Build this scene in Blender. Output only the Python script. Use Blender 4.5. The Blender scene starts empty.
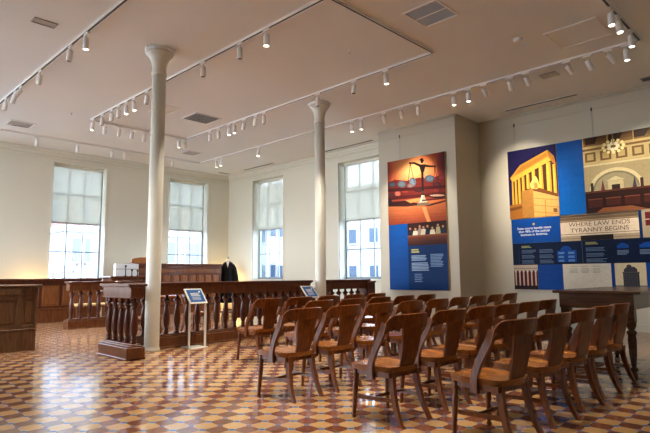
import bpy, math, random
from mathutils import Vector, Matrix, Quaternion
random.seed(7)
C = bpy.context.scene.collection
PI = math.pi
H = 5.08            # ceiling height

# ------------------------------------------------------------------ materials
def new_mat(name):
    m = bpy.data.materials.new(name); m.use_nodes = True
    nt = m.node_tree
    return m, nt, nt.nodes['Principled BSDF']
def mth(nt, op, a, b=None, c=None):
    n = nt.nodes.new('ShaderNodeMath'); n.operation = op
    for i, v in enumerate((a, b, c)):
        if v is None: continue
        if isinstance(v, (int, float)): n.inputs[i].default_value = v
        else: nt.links.new(v, n.inputs[i])
    return n.outputs[0]
def mixc(nt, f, a, b):
    n = nt.nodes.new('ShaderNodeMix'); n.data_type = 'RGBA'
    if isinstance(f, (int, float)): n.inputs[0].default_value = f
    else: nt.links.new(f, n.inputs[0])
    for i, v in ((6, a), (7, b)):
        if isinstance(v, tuple): n.inputs[i].default_value = (*v, 1)
        else: nt.links.new(v, n.inputs[i])
    return n.outputs[2]
def plain(name, col, rough=.6, metal=0, spec=.5, var=.04, scale=6, bump=0):
    m, nt, b = new_mat(name)
    no = nt.nodes.new('ShaderNodeTexNoise'); no.inputs['Scale'].default_value = scale; no.inputs['Detail'].default_value = 4
    tc = nt.nodes.new('ShaderNodeTexCoord'); nt.links.new(tc.outputs['Object'], no.inputs['Vector'])
    lo = tuple(max(0, c*(1-var)) for c in col); hi = tuple(min(1, c*(1+var)) for c in col)
    nt.links.new(mixc(nt, no.outputs['Fac'], lo, hi), b.inputs['Base Color'])
    b.inputs['Roughness'].default_value = rough; b.inputs['Metallic'].default_value = metal
    b.inputs['Specular IOR Level'].default_value = spec
    if bump:
        bp = nt.nodes.new('ShaderNodeBump'); bp.inputs['Strength'].default_value = bump; bp.inputs['Distance'].default_value = .01
        nt.links.new(no.outputs['Fac'], bp.inputs['Height']); nt.links.new(bp.outputs[0], b.inputs['Normal'])
    return m
def wood(name, dark, light, rough=.3, scale=3, coat=.3, grain='z'):
    m, nt, b = new_mat(name)
    tc = nt.nodes.new('ShaderNodeTexCoord')
    mp = nt.nodes.new('ShaderNodeMapping'); mp.inputs['Scale'].default_value = (scale*5, scale*5, scale*.7) if grain == 'z' else (scale*5, scale*.6, scale*5) if grain == 'y' else (scale*.6, scale*5, scale*5)
    nt.links.new(tc.outputs['Object'], mp.inputs['Vector'])
    no = nt.nodes.new('ShaderNodeTexNoise'); no.inputs['Scale'].default_value = 2.2; no.inputs['Detail'].default_value = 6
    no.inputs['Roughness'].default_value = .6; no.inputs['Distortion'].default_value = .8
    nt.links.new(mp.outputs[0], no.inputs['Vector'])
    cr = nt.nodes.new('ShaderNodeValToRGB'); cr.color_ramp.elements[0].position = .3; cr.color_ramp.elements[1].position = .72
    cr.color_ramp.elements[0].color = (*dark, 1); cr.color_ramp.elements[1].color = (*light, 1)
    nt.links.new(no.outputs['Fac'], cr.inputs[0]); nt.links.new(cr.outputs[0], b.inputs['Base Color'])
    b.inputs['Roughness'].default_value = rough
    b.inputs['Coat Weight'].default_value = coat*.35; b.inputs['Coat Roughness'].default_value = .12; b.inputs['Specular IOR Level'].default_value = .28
    bp = nt.nodes.new('ShaderNodeBump'); bp.inputs['Strength'].default_value = .08; bp.inputs['Distance'].default_value = .005
    nt.links.new(no.outputs['Fac'], bp.inputs['Height']); nt.links.new(bp.outputs[0], b.inputs['Normal'])
    return m
M = {}
M['chair'] = wood('chair_wood', (.075, .018, .003), (.23, .068, .012), .28, 3, .5)
M['seat'] = wood('seat_wood', (.19, .060, .012), (.38, .14, .032), .26, 3, .5, 'y')
M['dark'] = wood('dark_rail_wood', (.050, .013, .006), (.125, .034, .013), .28, 2.5, .4)
M['mahog'] = wood('mahogany_panel', (.085, .026, .009), (.19, .068, .022), .36, 2, .3)
M['panel'] = wood('mahogany_raised_panel', (.13, .042, .013), (.28, .105, .034), .34, 2, .3)
M['desk'] = wood('brown_desk_wood', (.085, .042, .020), (.175, .088, .043), .4, 2.5, .25)
M['table'] = wood('table_wood', (.040, .018, .009), (.085, .040, .020), .22, 2, .5, 'y')
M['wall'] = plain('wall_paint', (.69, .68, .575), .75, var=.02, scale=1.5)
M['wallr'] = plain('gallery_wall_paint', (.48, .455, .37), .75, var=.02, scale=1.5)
M['trim'] = plain('trim_paint', (.72, .71, .62), .5, var=.02)
M['ceil'] = plain('ceiling_plaster', (.75, .765, .74), .85, var=.03, scale=.8)
M['white'] = plain('white_enamel', (.80, .79, .76), .4, var=.02)
M['frame'] = plain('window_frame_paint', (.30, .35, .39), .45, var=.03)
M['black'] = plain('black_plastic', (.012, .011, .010), .45)
M['grille'] = plain('dark_grille', (.06, .065, .07), .6)
M['gridblue'] = plain('light_louvre', (.38, .48, .62), .5)
M['greyplate'] = plain('grey_cover', (.38, .36, .34), .6)
M['column'] = plain('column_paint', (.66, .65, .57), .45, var=.02, scale=3)
M['robe'] = plain('black_robe_cloth', (.010, .010, .011), .9, 0, .1, bump=.3, scale=14)
M['dummy'] = plain('linen_dress_form', (.72, .62, .50), .8)
M['red'] = plain('red_alarm', (.25, .02, .015), .4)
M['signblue'] = plain('sign_blue', (.006, .09, .32), .35, var=.03)
M['signwhite'] = plain('sign_white', (.80, .80, .76), .4, var=.02)
M['edge'] = plain('board_edge', (.45, .34, .17), .6)
M['caseblue'] = plain('white_case', (.70, .74, .80), .35)
M['lit_pad'] = plain('lit_band_yellow', (.70, .50, .22), .8)  # yellow that stands for a brightly lit band behind the balusters

def glow(name, col, s):
    m, nt, b = new_mat(name)
    b.inputs['Base Color'].default_value = (*col, 1); b.inputs['Emission Color'].default_value = (*col, 1)
    b.inputs['Emission Strength'].default_value = s
    return m
M['lens'] = glow('lamp_lens', (1, .86, .62), 6)
M['lens_off'] = plain('dim_lens', (.10, .09, .08), .2)

def floor_mat():
    m, nt, b = new_mat('encaustic_tile_floor')
    g = nt.nodes.new('ShaderNodeNewGeometry'); sp = nt.nodes.new('ShaderNodeSeparateXYZ')
    nt.links.new(g.outputs['Position'], sp.inputs[0])
    T = .165
    u = mth(nt, 'DIVIDE', mth(nt, 'SUBTRACT', sp.outputs[0], 2.63), T)
    v = mth(nt, 'DIVIDE', mth(nt, 'SUBTRACT', sp.outputs[1], 3.62), T)
    i = mth(nt, 'FLOOR', mth(nt, 'ADD', u, .5)); j = mth(nt, 'FLOOR', mth(nt, 'ADD', v, .5))
    fu = mth(nt, 'ABSOLUTE', mth(nt, 'SUBTRACT', u, i)); fv = mth(nt, 'ABSOLUTE', mth(nt, 'SUBTRACT', v, j))
    par = mth(nt, 'FLOORED_MODULO', mth(nt, 'ADD', i, j), 2)
    s = mth(nt, 'ADD', fu, fv)
    dot = mth(nt, 'GREATER_THAN', s, .785)
    i2 = mth(nt, 'FLOOR', u); j2 = mth(nt, 'FLOOR', v)
    par2 = mth(nt, 'FLOORED_MODULO', mth(nt, 'ADD', i2, j2), 2)
    wn = nt.nodes.new('ShaderNodeTexWhiteNoise'); wn.noise_dimensions = '2D'
    cb = nt.nodes.new('ShaderNodeCombineXYZ'); nt.links.new(i, cb.inputs[0]); nt.links.new(j, cb.inputs[1])
    nt.links.new(cb.outputs[0], wn.inputs['Vector'])
    tan = mixc(nt, wn.outputs['Value'], (.50, .285, .105), (.60, .375, .16))
    red = mixc(nt, wn.outputs['Value'], (.165, .046, .022), (.235, .072, .036))
    oct_ = mixc(nt, par, tan, red)
    dots = mixc(nt, par2, (.045, .16, .38), (.19, .17, .26))
    col = mixc(nt, dot, oct_, dots)
    # grout lines
    e1 = mth(nt, 'GREATER_THAN', mth(nt, 'MAXIMUM', fu, fv), .488)
    e2 = mth(nt, 'LESS_THAN', mth(nt, 'ABSOLUTE', mth(nt, 'SUBTRACT', s, .785)), .014)
    gr = mth(nt, 'MAXIMUM', mth(nt, 'MULTIPLY', e1, mth(nt, 'SUBTRACT', 1, dot)), e2)
    col = mixc(nt, mth(nt, 'MULTIPLY', gr, .6), col, (.20, .14, .10))
    no = nt.nodes.new('ShaderNodeTexNoise'); no.inputs['Scale'].default_value = 1.3; no.inputs['Detail'].default_value = 5
    nt.links.new(g.outputs['Position'], no.inputs['Vector'])
    col = mixc(nt, mth(nt, 'MULTIPLY', no.outputs['Fac'], .10), col, (.36, .25, .15))
    nt.links.new(col, b.inputs['Base Color'])
    b.inputs['IOR'].default_value = 2.2
    no2 = nt.nodes.new('ShaderNodeTexNoise'); no2.inputs['Scale'].default_value = 9; no2.inputs['Detail'].default_value = 2
    nt.links.new(g.outputs['Position'], no2.inputs['Vector'])
    nt.links.new(mth(nt, 'ADD', mth(nt, 'MULTIPLY', no2.outputs['Fac'], .06), mth(nt, 'ADD', .09, mth(nt, 'MULTIPLY', gr, .2))), b.inputs['Roughness'])
    # every tile lies very slightly out of level
    bp = nt.nodes.new('ShaderNodeBump'); bp.inputs['Strength'].default_value = .2; bp.inputs['Distance'].default_value = .002
    hgt = mth(nt, 'SUBTRACT', mth(nt, 'MULTIPLY', no2.outputs['Fac'], .8), mth(nt, 'MULTIPLY', gr, .5))
    nt.links.new(hgt, bp.inputs['Height']); nt.links.new(bp.outputs[0], b.inputs['Normal'])
    return m
M['floor'] = floor_mat()

def shade_mat():
    m, nt, b = new_mat('mesh_blind')
    out = nt.nodes['Material Output']
    tr = nt.nodes.new('ShaderNodeBsdfTransparent'); tr.inputs[0].default_value = (.95, .97, 1, 1)
    df = nt.nodes.new('ShaderNodeBsdfDiffuse'); df.inputs[0].default_value = (.60, .57, .48, 1)
    tl = nt.nodes.new('ShaderNodeBsdfTranslucent'); tl.inputs[0].default_value = (.52, .49, .38, 1)
    m1 = nt.nodes.new('ShaderNodeMixShader'); m1.inputs[0].default_value = .4
    nt.links.new(df.outputs[0], m1.inputs[1]); nt.links.new(tl.outputs[0], m1.inputs[2])
    m2 = nt.nodes.new('ShaderNodeMixShader')
    tc = nt.nodes.new('ShaderNodeTexCoord'); no = nt.nodes.new('ShaderNodeTexNoise'); no.inputs['Scale'].default_value = 40
    nt.links.new(tc.outputs['Object'], no.inputs['Vector'])
    nt.links.new(mth(nt, 'ADD', .76, mth(nt, 'MULTIPLY', no.outputs['Fac'], .02)), m2.inputs[0])
    nt.links.new(tr.outputs[0], m2.inputs[1]); nt.links.new(m1.outputs[0], m2.inputs[2])
    nt.links.new(m2.outputs[0], out.inputs[0])
    return m
M['blind'] = shade_mat()
def glass_mat():
    m, nt, b = new_mat('window_glass')
    out = nt.nodes['Material Output']
    tr = nt.nodes.new('ShaderNodeBsdfTransparent'); tr.inputs[0].default_value = (.93, .97, .99, 1)
    gl = nt.nodes.new('ShaderNodeBsdfGlossy'); gl.inputs['Roughness'].default_value = .02
    fr = nt.nodes.new('ShaderNodeFresnel'); fr.inputs[0].default_value = 1.3
    mx = nt.nodes.new('ShaderNodeMixShader')
    nt.links.new(mth(nt, 'MULTIPLY', fr.outputs[0], .5), mx.inputs[0]); nt.links.new(tr.outputs[0], mx.inputs[1]); nt.links.new(gl.outputs[0], mx.inputs[2])
    nt.links.new(mx.outputs[0], out.inputs[0])
    return m
M['glass'] = glass_mat()
def brick_mat(name, c1, c2, mortar):
    m, nt, b = new_mat(name)
    tc = nt.nodes.new('ShaderNodeTexCoord'); mp = nt.nodes.new('ShaderNodeMapping'); mp.inputs['Rotation'].default_value = (PI/2, 0, 0)
    br = nt.nodes.new('ShaderNodeTexBrick'); br.inputs['Scale'].default_value = 3
    br.inputs['Color1'].default_value = (*c1, 1); br.inputs['Color2'].default_value = (*c2, 1); br.inputs['Mortar'].default_value = (*mortar, 1)
    nt.links.new(tc.outputs['Object'], mp.inputs[0]); nt.links.new(mp.outputs[0], br.inputs['Vector'])
    nt.links.new(br.outputs[0], b.inputs['Base Color']); b.inputs['Roughness'].default_value = .9
    return m
M['brick'] = brick_mat('red_brick', (.16, .075, .06), (.20, .10, .08), (.25, .20, .18))
M['stone'] = plain('pale_facade', (.28, .275, .265), .9)
M['stone2'] = plain('cream_facade', (.26, .25, .235), .9)
M['winglass'] = plain('far_window_glass', (.05, .07, .10), .15)
M['asphalt'] = plain('asphalt', (.15, .15, .16), .9)
M['bark'] = plain('bark', (.22, .17, .14), .9)

_attr = {}
def attr_mat(rough, spec=.4):
    k = rough
    if k in _attr: return _attr[k]
    m, nt, b = new_mat('printed_panel')
    a = nt.nodes.new('ShaderNodeAttribute'); a.attribute_name = 'ink'
    no = nt.nodes.new('ShaderNodeTexNoise'); no.inputs['Scale'].default_value = 14; no.inputs['Detail'].default_value = 4
    tc = nt.nodes.new('ShaderNodeTexCoord'); nt.links.new(tc.outputs['Object'], no.inputs['Vector'])
    hs = nt.nodes.new('ShaderNodeHueSaturation'); nt.links.new(a.outputs['Color'], hs.inputs['Color'])
    nt.links.new(mth(nt, 'ADD', .76, mth(nt, 'MULTIPLY', no.outputs['Fac'], .36)), hs.inputs['Value'])
    nt.links.new(hs.outputs[0], b.inputs['Base Color'])
    b.inputs['Roughness'].default_value = rough; b.inputs['Specular IOR Level'].default_value = .08
    _attr[k] = m
    return m

# ------------------------------------------------------------------ mesh builder
class MB:
    def __init__(s): s.v = []; s.f = []; s.sm = []
    def add(s, vs, fs, smooth=False):
        o = len(s.v); s.v += [tuple(p) for p in vs]
        for f in fs: s.f.append([i+o for i in f]); s.sm.append(smooth)
        return s
    def box(s, x0, y0, z0, x1, y1, z1, bev=0):
        if bev:
            b = min(bev, abs(x1-x0)/2.01, abs(y1-y0)/2.01, abs(z1-z0)/2.01)
            vs = []; idx = {}
            X = (x0, x1); Y = (y0, y1); Z = (z0, z1); sg = (1, -1)
            for i in (0, 1):
                for j in (0, 1):
                    for k in (0, 1):
                        for a in range(3):
                            p = [X[i]+sg[i]*b, Y[j]+sg[j]*b, Z[k]+sg[k]*b]
                            p[a] = (X[i], Y[j], Z[k])[a]
                            idx[i, j, k, a] = len(vs); vs.append(p)
            fs = []
            for k in (0, 1):
                fs.append([idx[0,0,k,2], idx[1,0,k,2], idx[1,1,k,2], idx[0,1,k,2]] if k else [idx[0,1,k,2], idx[1,1,k,2], idx[1,0,k,2], idx[0,0,k,2]])
                fs.append([idx[k,0,0,0], idx[k,1,0,0], idx[k,1,1,0], idx[k,0,1,0]] if k else [idx[k,0,1,0], idx[k,1,1,0], idx[k,1,0,0], idx[k,0,0,0]])
                fs.append([idx[0,k,1,1], idx[1,k,1,1], idx[1,k,0,1], idx[0,k,0,1]] if k else [idx[0,k,0,1], idx[1,k,0,1], idx[1,k,1,1], idx[0,k,1,1]])
            for i in (0, 1):
                for j in (0, 1):
                    fs.append([idx[i,j,0,0], idx[i,j,1,0], idx[i,j,1,1], idx[i,j,0,1]])
                    fs.append([idx[i,0,j,0], idx[i,1,j,0], idx[i,1,j,2], idx[i,0,j,2]])
                    fs.append([idx[0,i,j,1], idx[1,i,j,1], idx[1,i,j,2], idx[0,i,j,2]])
                    for k in (0, 1): fs.append([idx[i,j,k,0], idx[i,j,k,1], idx[i,j,k,2]])
            return s.add(vs, fs)
        vs = [(x, y, z) for z in (z0, z1) for y in (y0, y1) for x in (x0, x1)]
        return s.add(vs, [(0,2,3,1), (4,5,7,6), (0,1,5,4), (2,6,7,3), (0,4,6,2), (1,3,7,5)])
    def lathe(s, prof, cx=0, cy=0, n=16, z0=0, cap=True):
        vs = []; fs = []
        for r, z in prof:
            for k in range(n):
                a = 2*PI*k/n; vs.append((cx+r*math.cos(a), cy+r*math.sin(a), z0+z))
        for i in range(len(prof)-1):
            for k in range(n):
                fs.append((i*n+k, i*n+(k+1) % n, (i+1)*n+(k+1) % n, (i+1)*n+k))
        s.add(vs, fs, True)
        if cap:
            o = len(s.v)-len(vs)
            s.f.append([o+k for k in reversed(range(n))]); s.sm.append(False)
            s.f.append([o+(len(prof)-1)*n+k for k in range(n)]); s.sm.append(False)
        return s
    def tube(s, a, b, r0, r1=None, n=10):
        r1 = r0 if r1 is None else r1
        a, b = Vector(a), Vector(b); d = (b-a).normalized()
        u = d.orthogonal().normalized(); w = d.cross(u)
        vs = [c+(u*math.cos(2*PI*k/n)+w*math.sin(2*PI*k/n))*r for c, r in ((a, r0), (b, r1)) for k in range(n)]
        fs = [(k, (k+1) % n, n+(k+1) % n, n+k) for k in range(n)]
        s.add(vs, fs, True)
        o = len(s.v)-2*n
        s.f.append([o+k for k in reversed(range(n))]); s.f.append([o+n+k for k in range(n)]); s.sm += [False, False]
        return s
    def turned(s, a, b, prof, n=12):      # lathe along a slanted axis, prof = (radius, fraction)
        a, b = Vector(a), Vector(b); d = b-a; q = d.normalized()
        u = q.orthogonal().normalized(); w = q.cross(u)
        vs = [a+d*t+(u*math.cos(2*PI*k/n)+w*math.sin(2*PI*k/n))*r for r, t in prof for k in range(n)]
        fs = [(i*n+k, i*n+(k+1) % n, (i+1)*n+(k+1) % n, (i+1)*n+k) for i in range(len(prof)-1) for k in range(n)]
        s.add(vs, fs, True)
        o = len(s.v)-len(vs)
        s.f.append([o+k for k in reversed(range(n))]); s.f.append([o+(len(prof)-1)*n+k for k in range(n)]); s.sm += [False, False]
        return s
    def sweep(s, secs):                   # secs: list of rings (same count)
        n = len(secs[0]); vs = [p for r in secs for p in r]
        fs = [(i*n+k, i*n+(k+1) % n, (i+1)*n+(k+1) % n, (i+1)*n+k) for i in range(len(secs)-1) for k in range(n)]
        fs.append(tuple(reversed(range(n)))); fs.append(tuple((len(secs)-1)*n+k for k in range(n)))
        return s.add(vs, fs)
    def prism(s, pts, y0, y1):            # outline in xz, extruded along y
        n = len(pts); vs = [(x, y0, z) for x, z in pts]+[(x, y1, z) for x, z in pts]
        fs = [tuple(range(n)), tuple(reversed(range(n, 2*n)))]+[(k, n+k, n+(k+1) % n, (k+1) % n) for k in range(n)]
        return s.add(vs, fs)
    def build(s, name, mat, parent=None):
        me = bpy.data.meshes.new(name); me.from_pydata(s.v, [], s.f)
        me.polygons.foreach_set('use_smooth', s.sm)
        import bmesh
        bm = bmesh.new(); bm.from_mesh(me); bmesh.ops.recalc_face_normals(bm, faces=bm.faces); bm.to_mesh(me); bm.free()
        me.materials.append(mat)
        o = bpy.data.objects.new(name, me); C.objects.link(o)
        if parent is not None: o.parent = parent
        return o

def tag(o, label, cat, group=None, kind=None):
    o['label'] = label; o['category'] = cat
    if group: o['group'] = group
    if kind: o['kind'] = kind
    return o
def thing(name, label, cat, loc=(0, 0, 0), rz=0, group=None):
    o = bpy.data.objects.new(name, None); C.objects.link(o); o.location = loc; o.rotation_euler = (0, 0, rz)
    o.empty_display_size = .1
    return tag(o, label, cat, group)
def struct(o): o['kind'] = 'structure'; return o
def copy_tree(o, parent=None):
    c = o.copy(); C.objects.link(c)
    if parent is not None: c.parent = parent
    for ch in [x for x in kids.get(o.name, [])]: copy_tree(ch, c)
    return c
kids = {}
def remember(root):
    ch = [x for x in C.objects if x.parent == root]
    kids[root.name] = ch
    for x in ch: remember(x)

# ------------------------------------------------------------------ the room
YA, XB, XC, XD = 17.0, 11.95, 11.10, 12.26
X0, Y0 = -3.0, -4.0
struct(MB().box(X0-.3, Y0-.3, -.2, 13, 17.5, 0).build('floor', M['floor']))
struct(MB().box(X0-.3, Y0-.3, H, 13, 17.5, H+.2).build('ceiling', M['ceil']))
ZS, ZT = 1.08, 4.72
WT = .40
def wall_open(name, a0, a1, opens, mat, xf):
    """wall along local x, inner face at local y=0, thickness to +y"""
    mb = MB(); cur = a0
    for (l, r, zs, zt) in sorted(opens):
        mb.box(cur, 0, 0, l, WT, H); mb.box(l, 0, 0, r, WT, zs); mb.box(l, 0, zt, r, WT, H); cur = r
    mb.box(cur, 0, 0, a1, WT, H)
    o = mb.build(name, mat); o.location, o.rotation_euler = xf
    return struct(o)
RA = ((0, YA, 0), (0, 0, 0))
RB = ((XB, 0, 0), (0, 0, -PI/2))          # local x = -world y
winA = [(5.50, 7.13), (9.40, 11.0)]
winB = [(-15.47, -13.77), (-11.12, -9.37)]
wall_open('wall_north', X0-.3, XB, [(l, r, ZS, ZT) for l, r in [(-2.6, -.2), (.6, 3.0)]+winA], M['wall'], RA)  # first two openings are unseen, added to bring in more daylight
wall_open('wall_east', -YA-WT, -8.82, [(l, r, ZS, ZT) for l, r in winB], M['wall'], RB)
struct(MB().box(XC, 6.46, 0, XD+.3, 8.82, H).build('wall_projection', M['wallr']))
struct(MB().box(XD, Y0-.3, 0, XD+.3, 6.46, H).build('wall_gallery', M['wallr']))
# walls behind the camera: unseen west windows shaped for added daylight, south wall blank
mb = MB(); cur = Y0-.3
for l, r in ((8.8, 10.2), (11.0, 13.4), (14.1, 16.6)):
    mb.box(X0-.3, cur, 0, X0, l, H); mb.box(X0-.3, l, 0, X0, r, ZS); mb.box(X0-.3, l, ZT, X0, r, H); cur = r
mb.box(X0-.3, cur, 0, X0, 17.4, H)
struct(mb.build('wall_west', M['wall']))
mb = MB(); cur = X0
for l, r in ():
    mb.box(cur, Y0-.3, 0, l, Y0, H); mb.box(l, Y0-.3, 0, r, Y0, ZS); mb.box(l, Y0-.3, ZT, r, Y0, H); cur = r
mb.box(cur, Y0-.3, 0, XD, Y0, H)
struct(mb.build('wall_south', M['wall']))

def trimline(name, z0, z1, d, mat, segs):
    mb = MB()
    for (ax, c, a0, a1, sgn) in segs:
        if ax == 'x': mb.box(a0, min(c, c-sgn*d), z0, a1, max(c, c-sgn*d), z1, .006)
        else: mb.box(min(c, c-sgn*d), a0, z0, max(c, c-sgn*d), a1, z1, .006)
    return struct(mb.build(name, mat))
segsA = [('x', YA, X0, XB, 1), ('y', XB, 8.82, YA, 1)]
segsC = [('y', XC, 6.46-.0, 8.82, 1), ('x', 6.46, XC, XD, 1), ('y', XD, Y0, 6.46, 1)]
trimline('trim_1', H-.07, H, .09, M['trim'], segsA); trimline('trim_2', H-.16, H-.07, .05, M['trim'], segsA); trimline('trim_3', H-.25, H-.225, .02, M['trim'], segsA)
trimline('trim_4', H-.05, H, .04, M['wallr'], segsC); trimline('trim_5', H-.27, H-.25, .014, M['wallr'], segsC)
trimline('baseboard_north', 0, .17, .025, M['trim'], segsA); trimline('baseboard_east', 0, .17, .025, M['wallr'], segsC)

# windows --------------------------------------------------------------------
def window(idx, l, r, xf, name_l):
    root = bpy.data.objects.new('window_%d' % idx, None); C.objects.link(root); root['kind'] = 'structure'
    root.location, root.rotation_euler = xf
    g = .30                                   # depth of the sash behind the wall face
    # outer frame
    mb = MB()
    fw = .06
    mb.box(l, g, ZS, l+fw, g+.09, ZT).box(r-fw, g, ZS, r, g+.09, ZT).box(l+fw, g, ZT-fw, r-fw, g+.09, ZT).box(l+fw, g, ZS, r-fw, g+.09, ZS+.07)
    mid = (ZS+ZT)/2
    mb.box(l+fw, g+.01, mid-.03, r-fw, g+.06, mid+.03)
    mb.build('window_frame', M['frame'], root)
    mb = MB()
    W = (r-l-2*fw)
    for k in (1, 2):
        x = l+fw+W*k/3; mb.box(x-.017, g+.01, ZS+.07, x+.017, g+.055, ZT-fw)
    for z in (ZS+(mid-ZS)/2, mid+(ZT-mid)/2): mb.box(l+fw, g+.012, z-.016, r-fw, g+.053, z+.016)
    mb.build('glazing_bars', M['frame'], root)
    MB().box(l+fw, g+.036, ZS+.07, r-fw, g+.040, ZT-fw).build('pane', M['glass'], root)
    MB().box(l-.05, -.05, ZS-.045, r+.05, g, ZS, .01).build('window_sill', M['trim'], root)
    # architrave bead round the opening
    mb = MB(); w = .05
    mb.box(l-w, -.012, ZS, l, .02, ZT+w).box(r, -.012, ZS, r+w, .02, ZT+w).box(l, -.012, ZT, r, .02, ZT+w)
    mb.build('window_casing', M['trim'], root)
    # roller blind: a thing of its own, hung in the recess
    b = thing('roller_blind', name_l, 'blind', (0, 0, 0), 0, 'half lowered roller blinds')
    b.location, b.rotation_euler = xf
    MB().box(l+.015, g-.075, ZT-.085, r-.015, g-.005, ZT, .008).build('blind_cassette', M['trim'], b)
    MB().box(l+.05, g-.042, 2.88, r-.05, g-.039, ZT-.08).build('blind_fabric', M['blind'], b)
    MB().box(l+.05, g-.050, 2.86, r-.05, g-.031, 2.895, .006).build('bottom_bar', M['greyplate'], b)
    return root
window(1, *winA[0], RA, 'half lowered translucent roller blind in the leftmost tall window')
window(2, *winA[1], RA, 'half lowered translucent roller blind in the window just right of the near column')
window(3, *winB[0], RB, 'half lowered pale roller blind in the narrow looking window right of the room corner')
window(4, *winB[1], RB, 'half lowered pale roller blind in the window beside the scales of justice banner')

# columns --------------------------------------------------------------------
def column(x, y, label):
    c = thing('iron_column', label, 'column', (x, y, 0), 0, 'slender painted columns')
    MB().lathe([(.135, 0), (.135, .03), (.122, .05), (.119, .10), (.114, 4.62)], n=28).build('shaft', M['column'], c)
    MB().lathe([(.114, 4.62), (.128, 4.63), (.130, 4.66), (.116, 4.68), (.116, 4.74), (.124, 4.80), (.142, 4.87), (.170, 4.93), (.20, 4.965), (.222, 4.985), (.226, 5.02)], n=28).build('capital', M['column'], c)
    MB().lathe([(.226, 5.02), (.255, 5.03), (.26, 5.08)], n=8).build('abacus', M['ceil'], c)
    return c
column(4.24, 8.12, 'tall slender cream column with flared capital beside the near end of the balustrade')
column(8.21, 8.20, 'tall slender cream column with flared capital in the middle of the room, at the gap in the rail')

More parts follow.
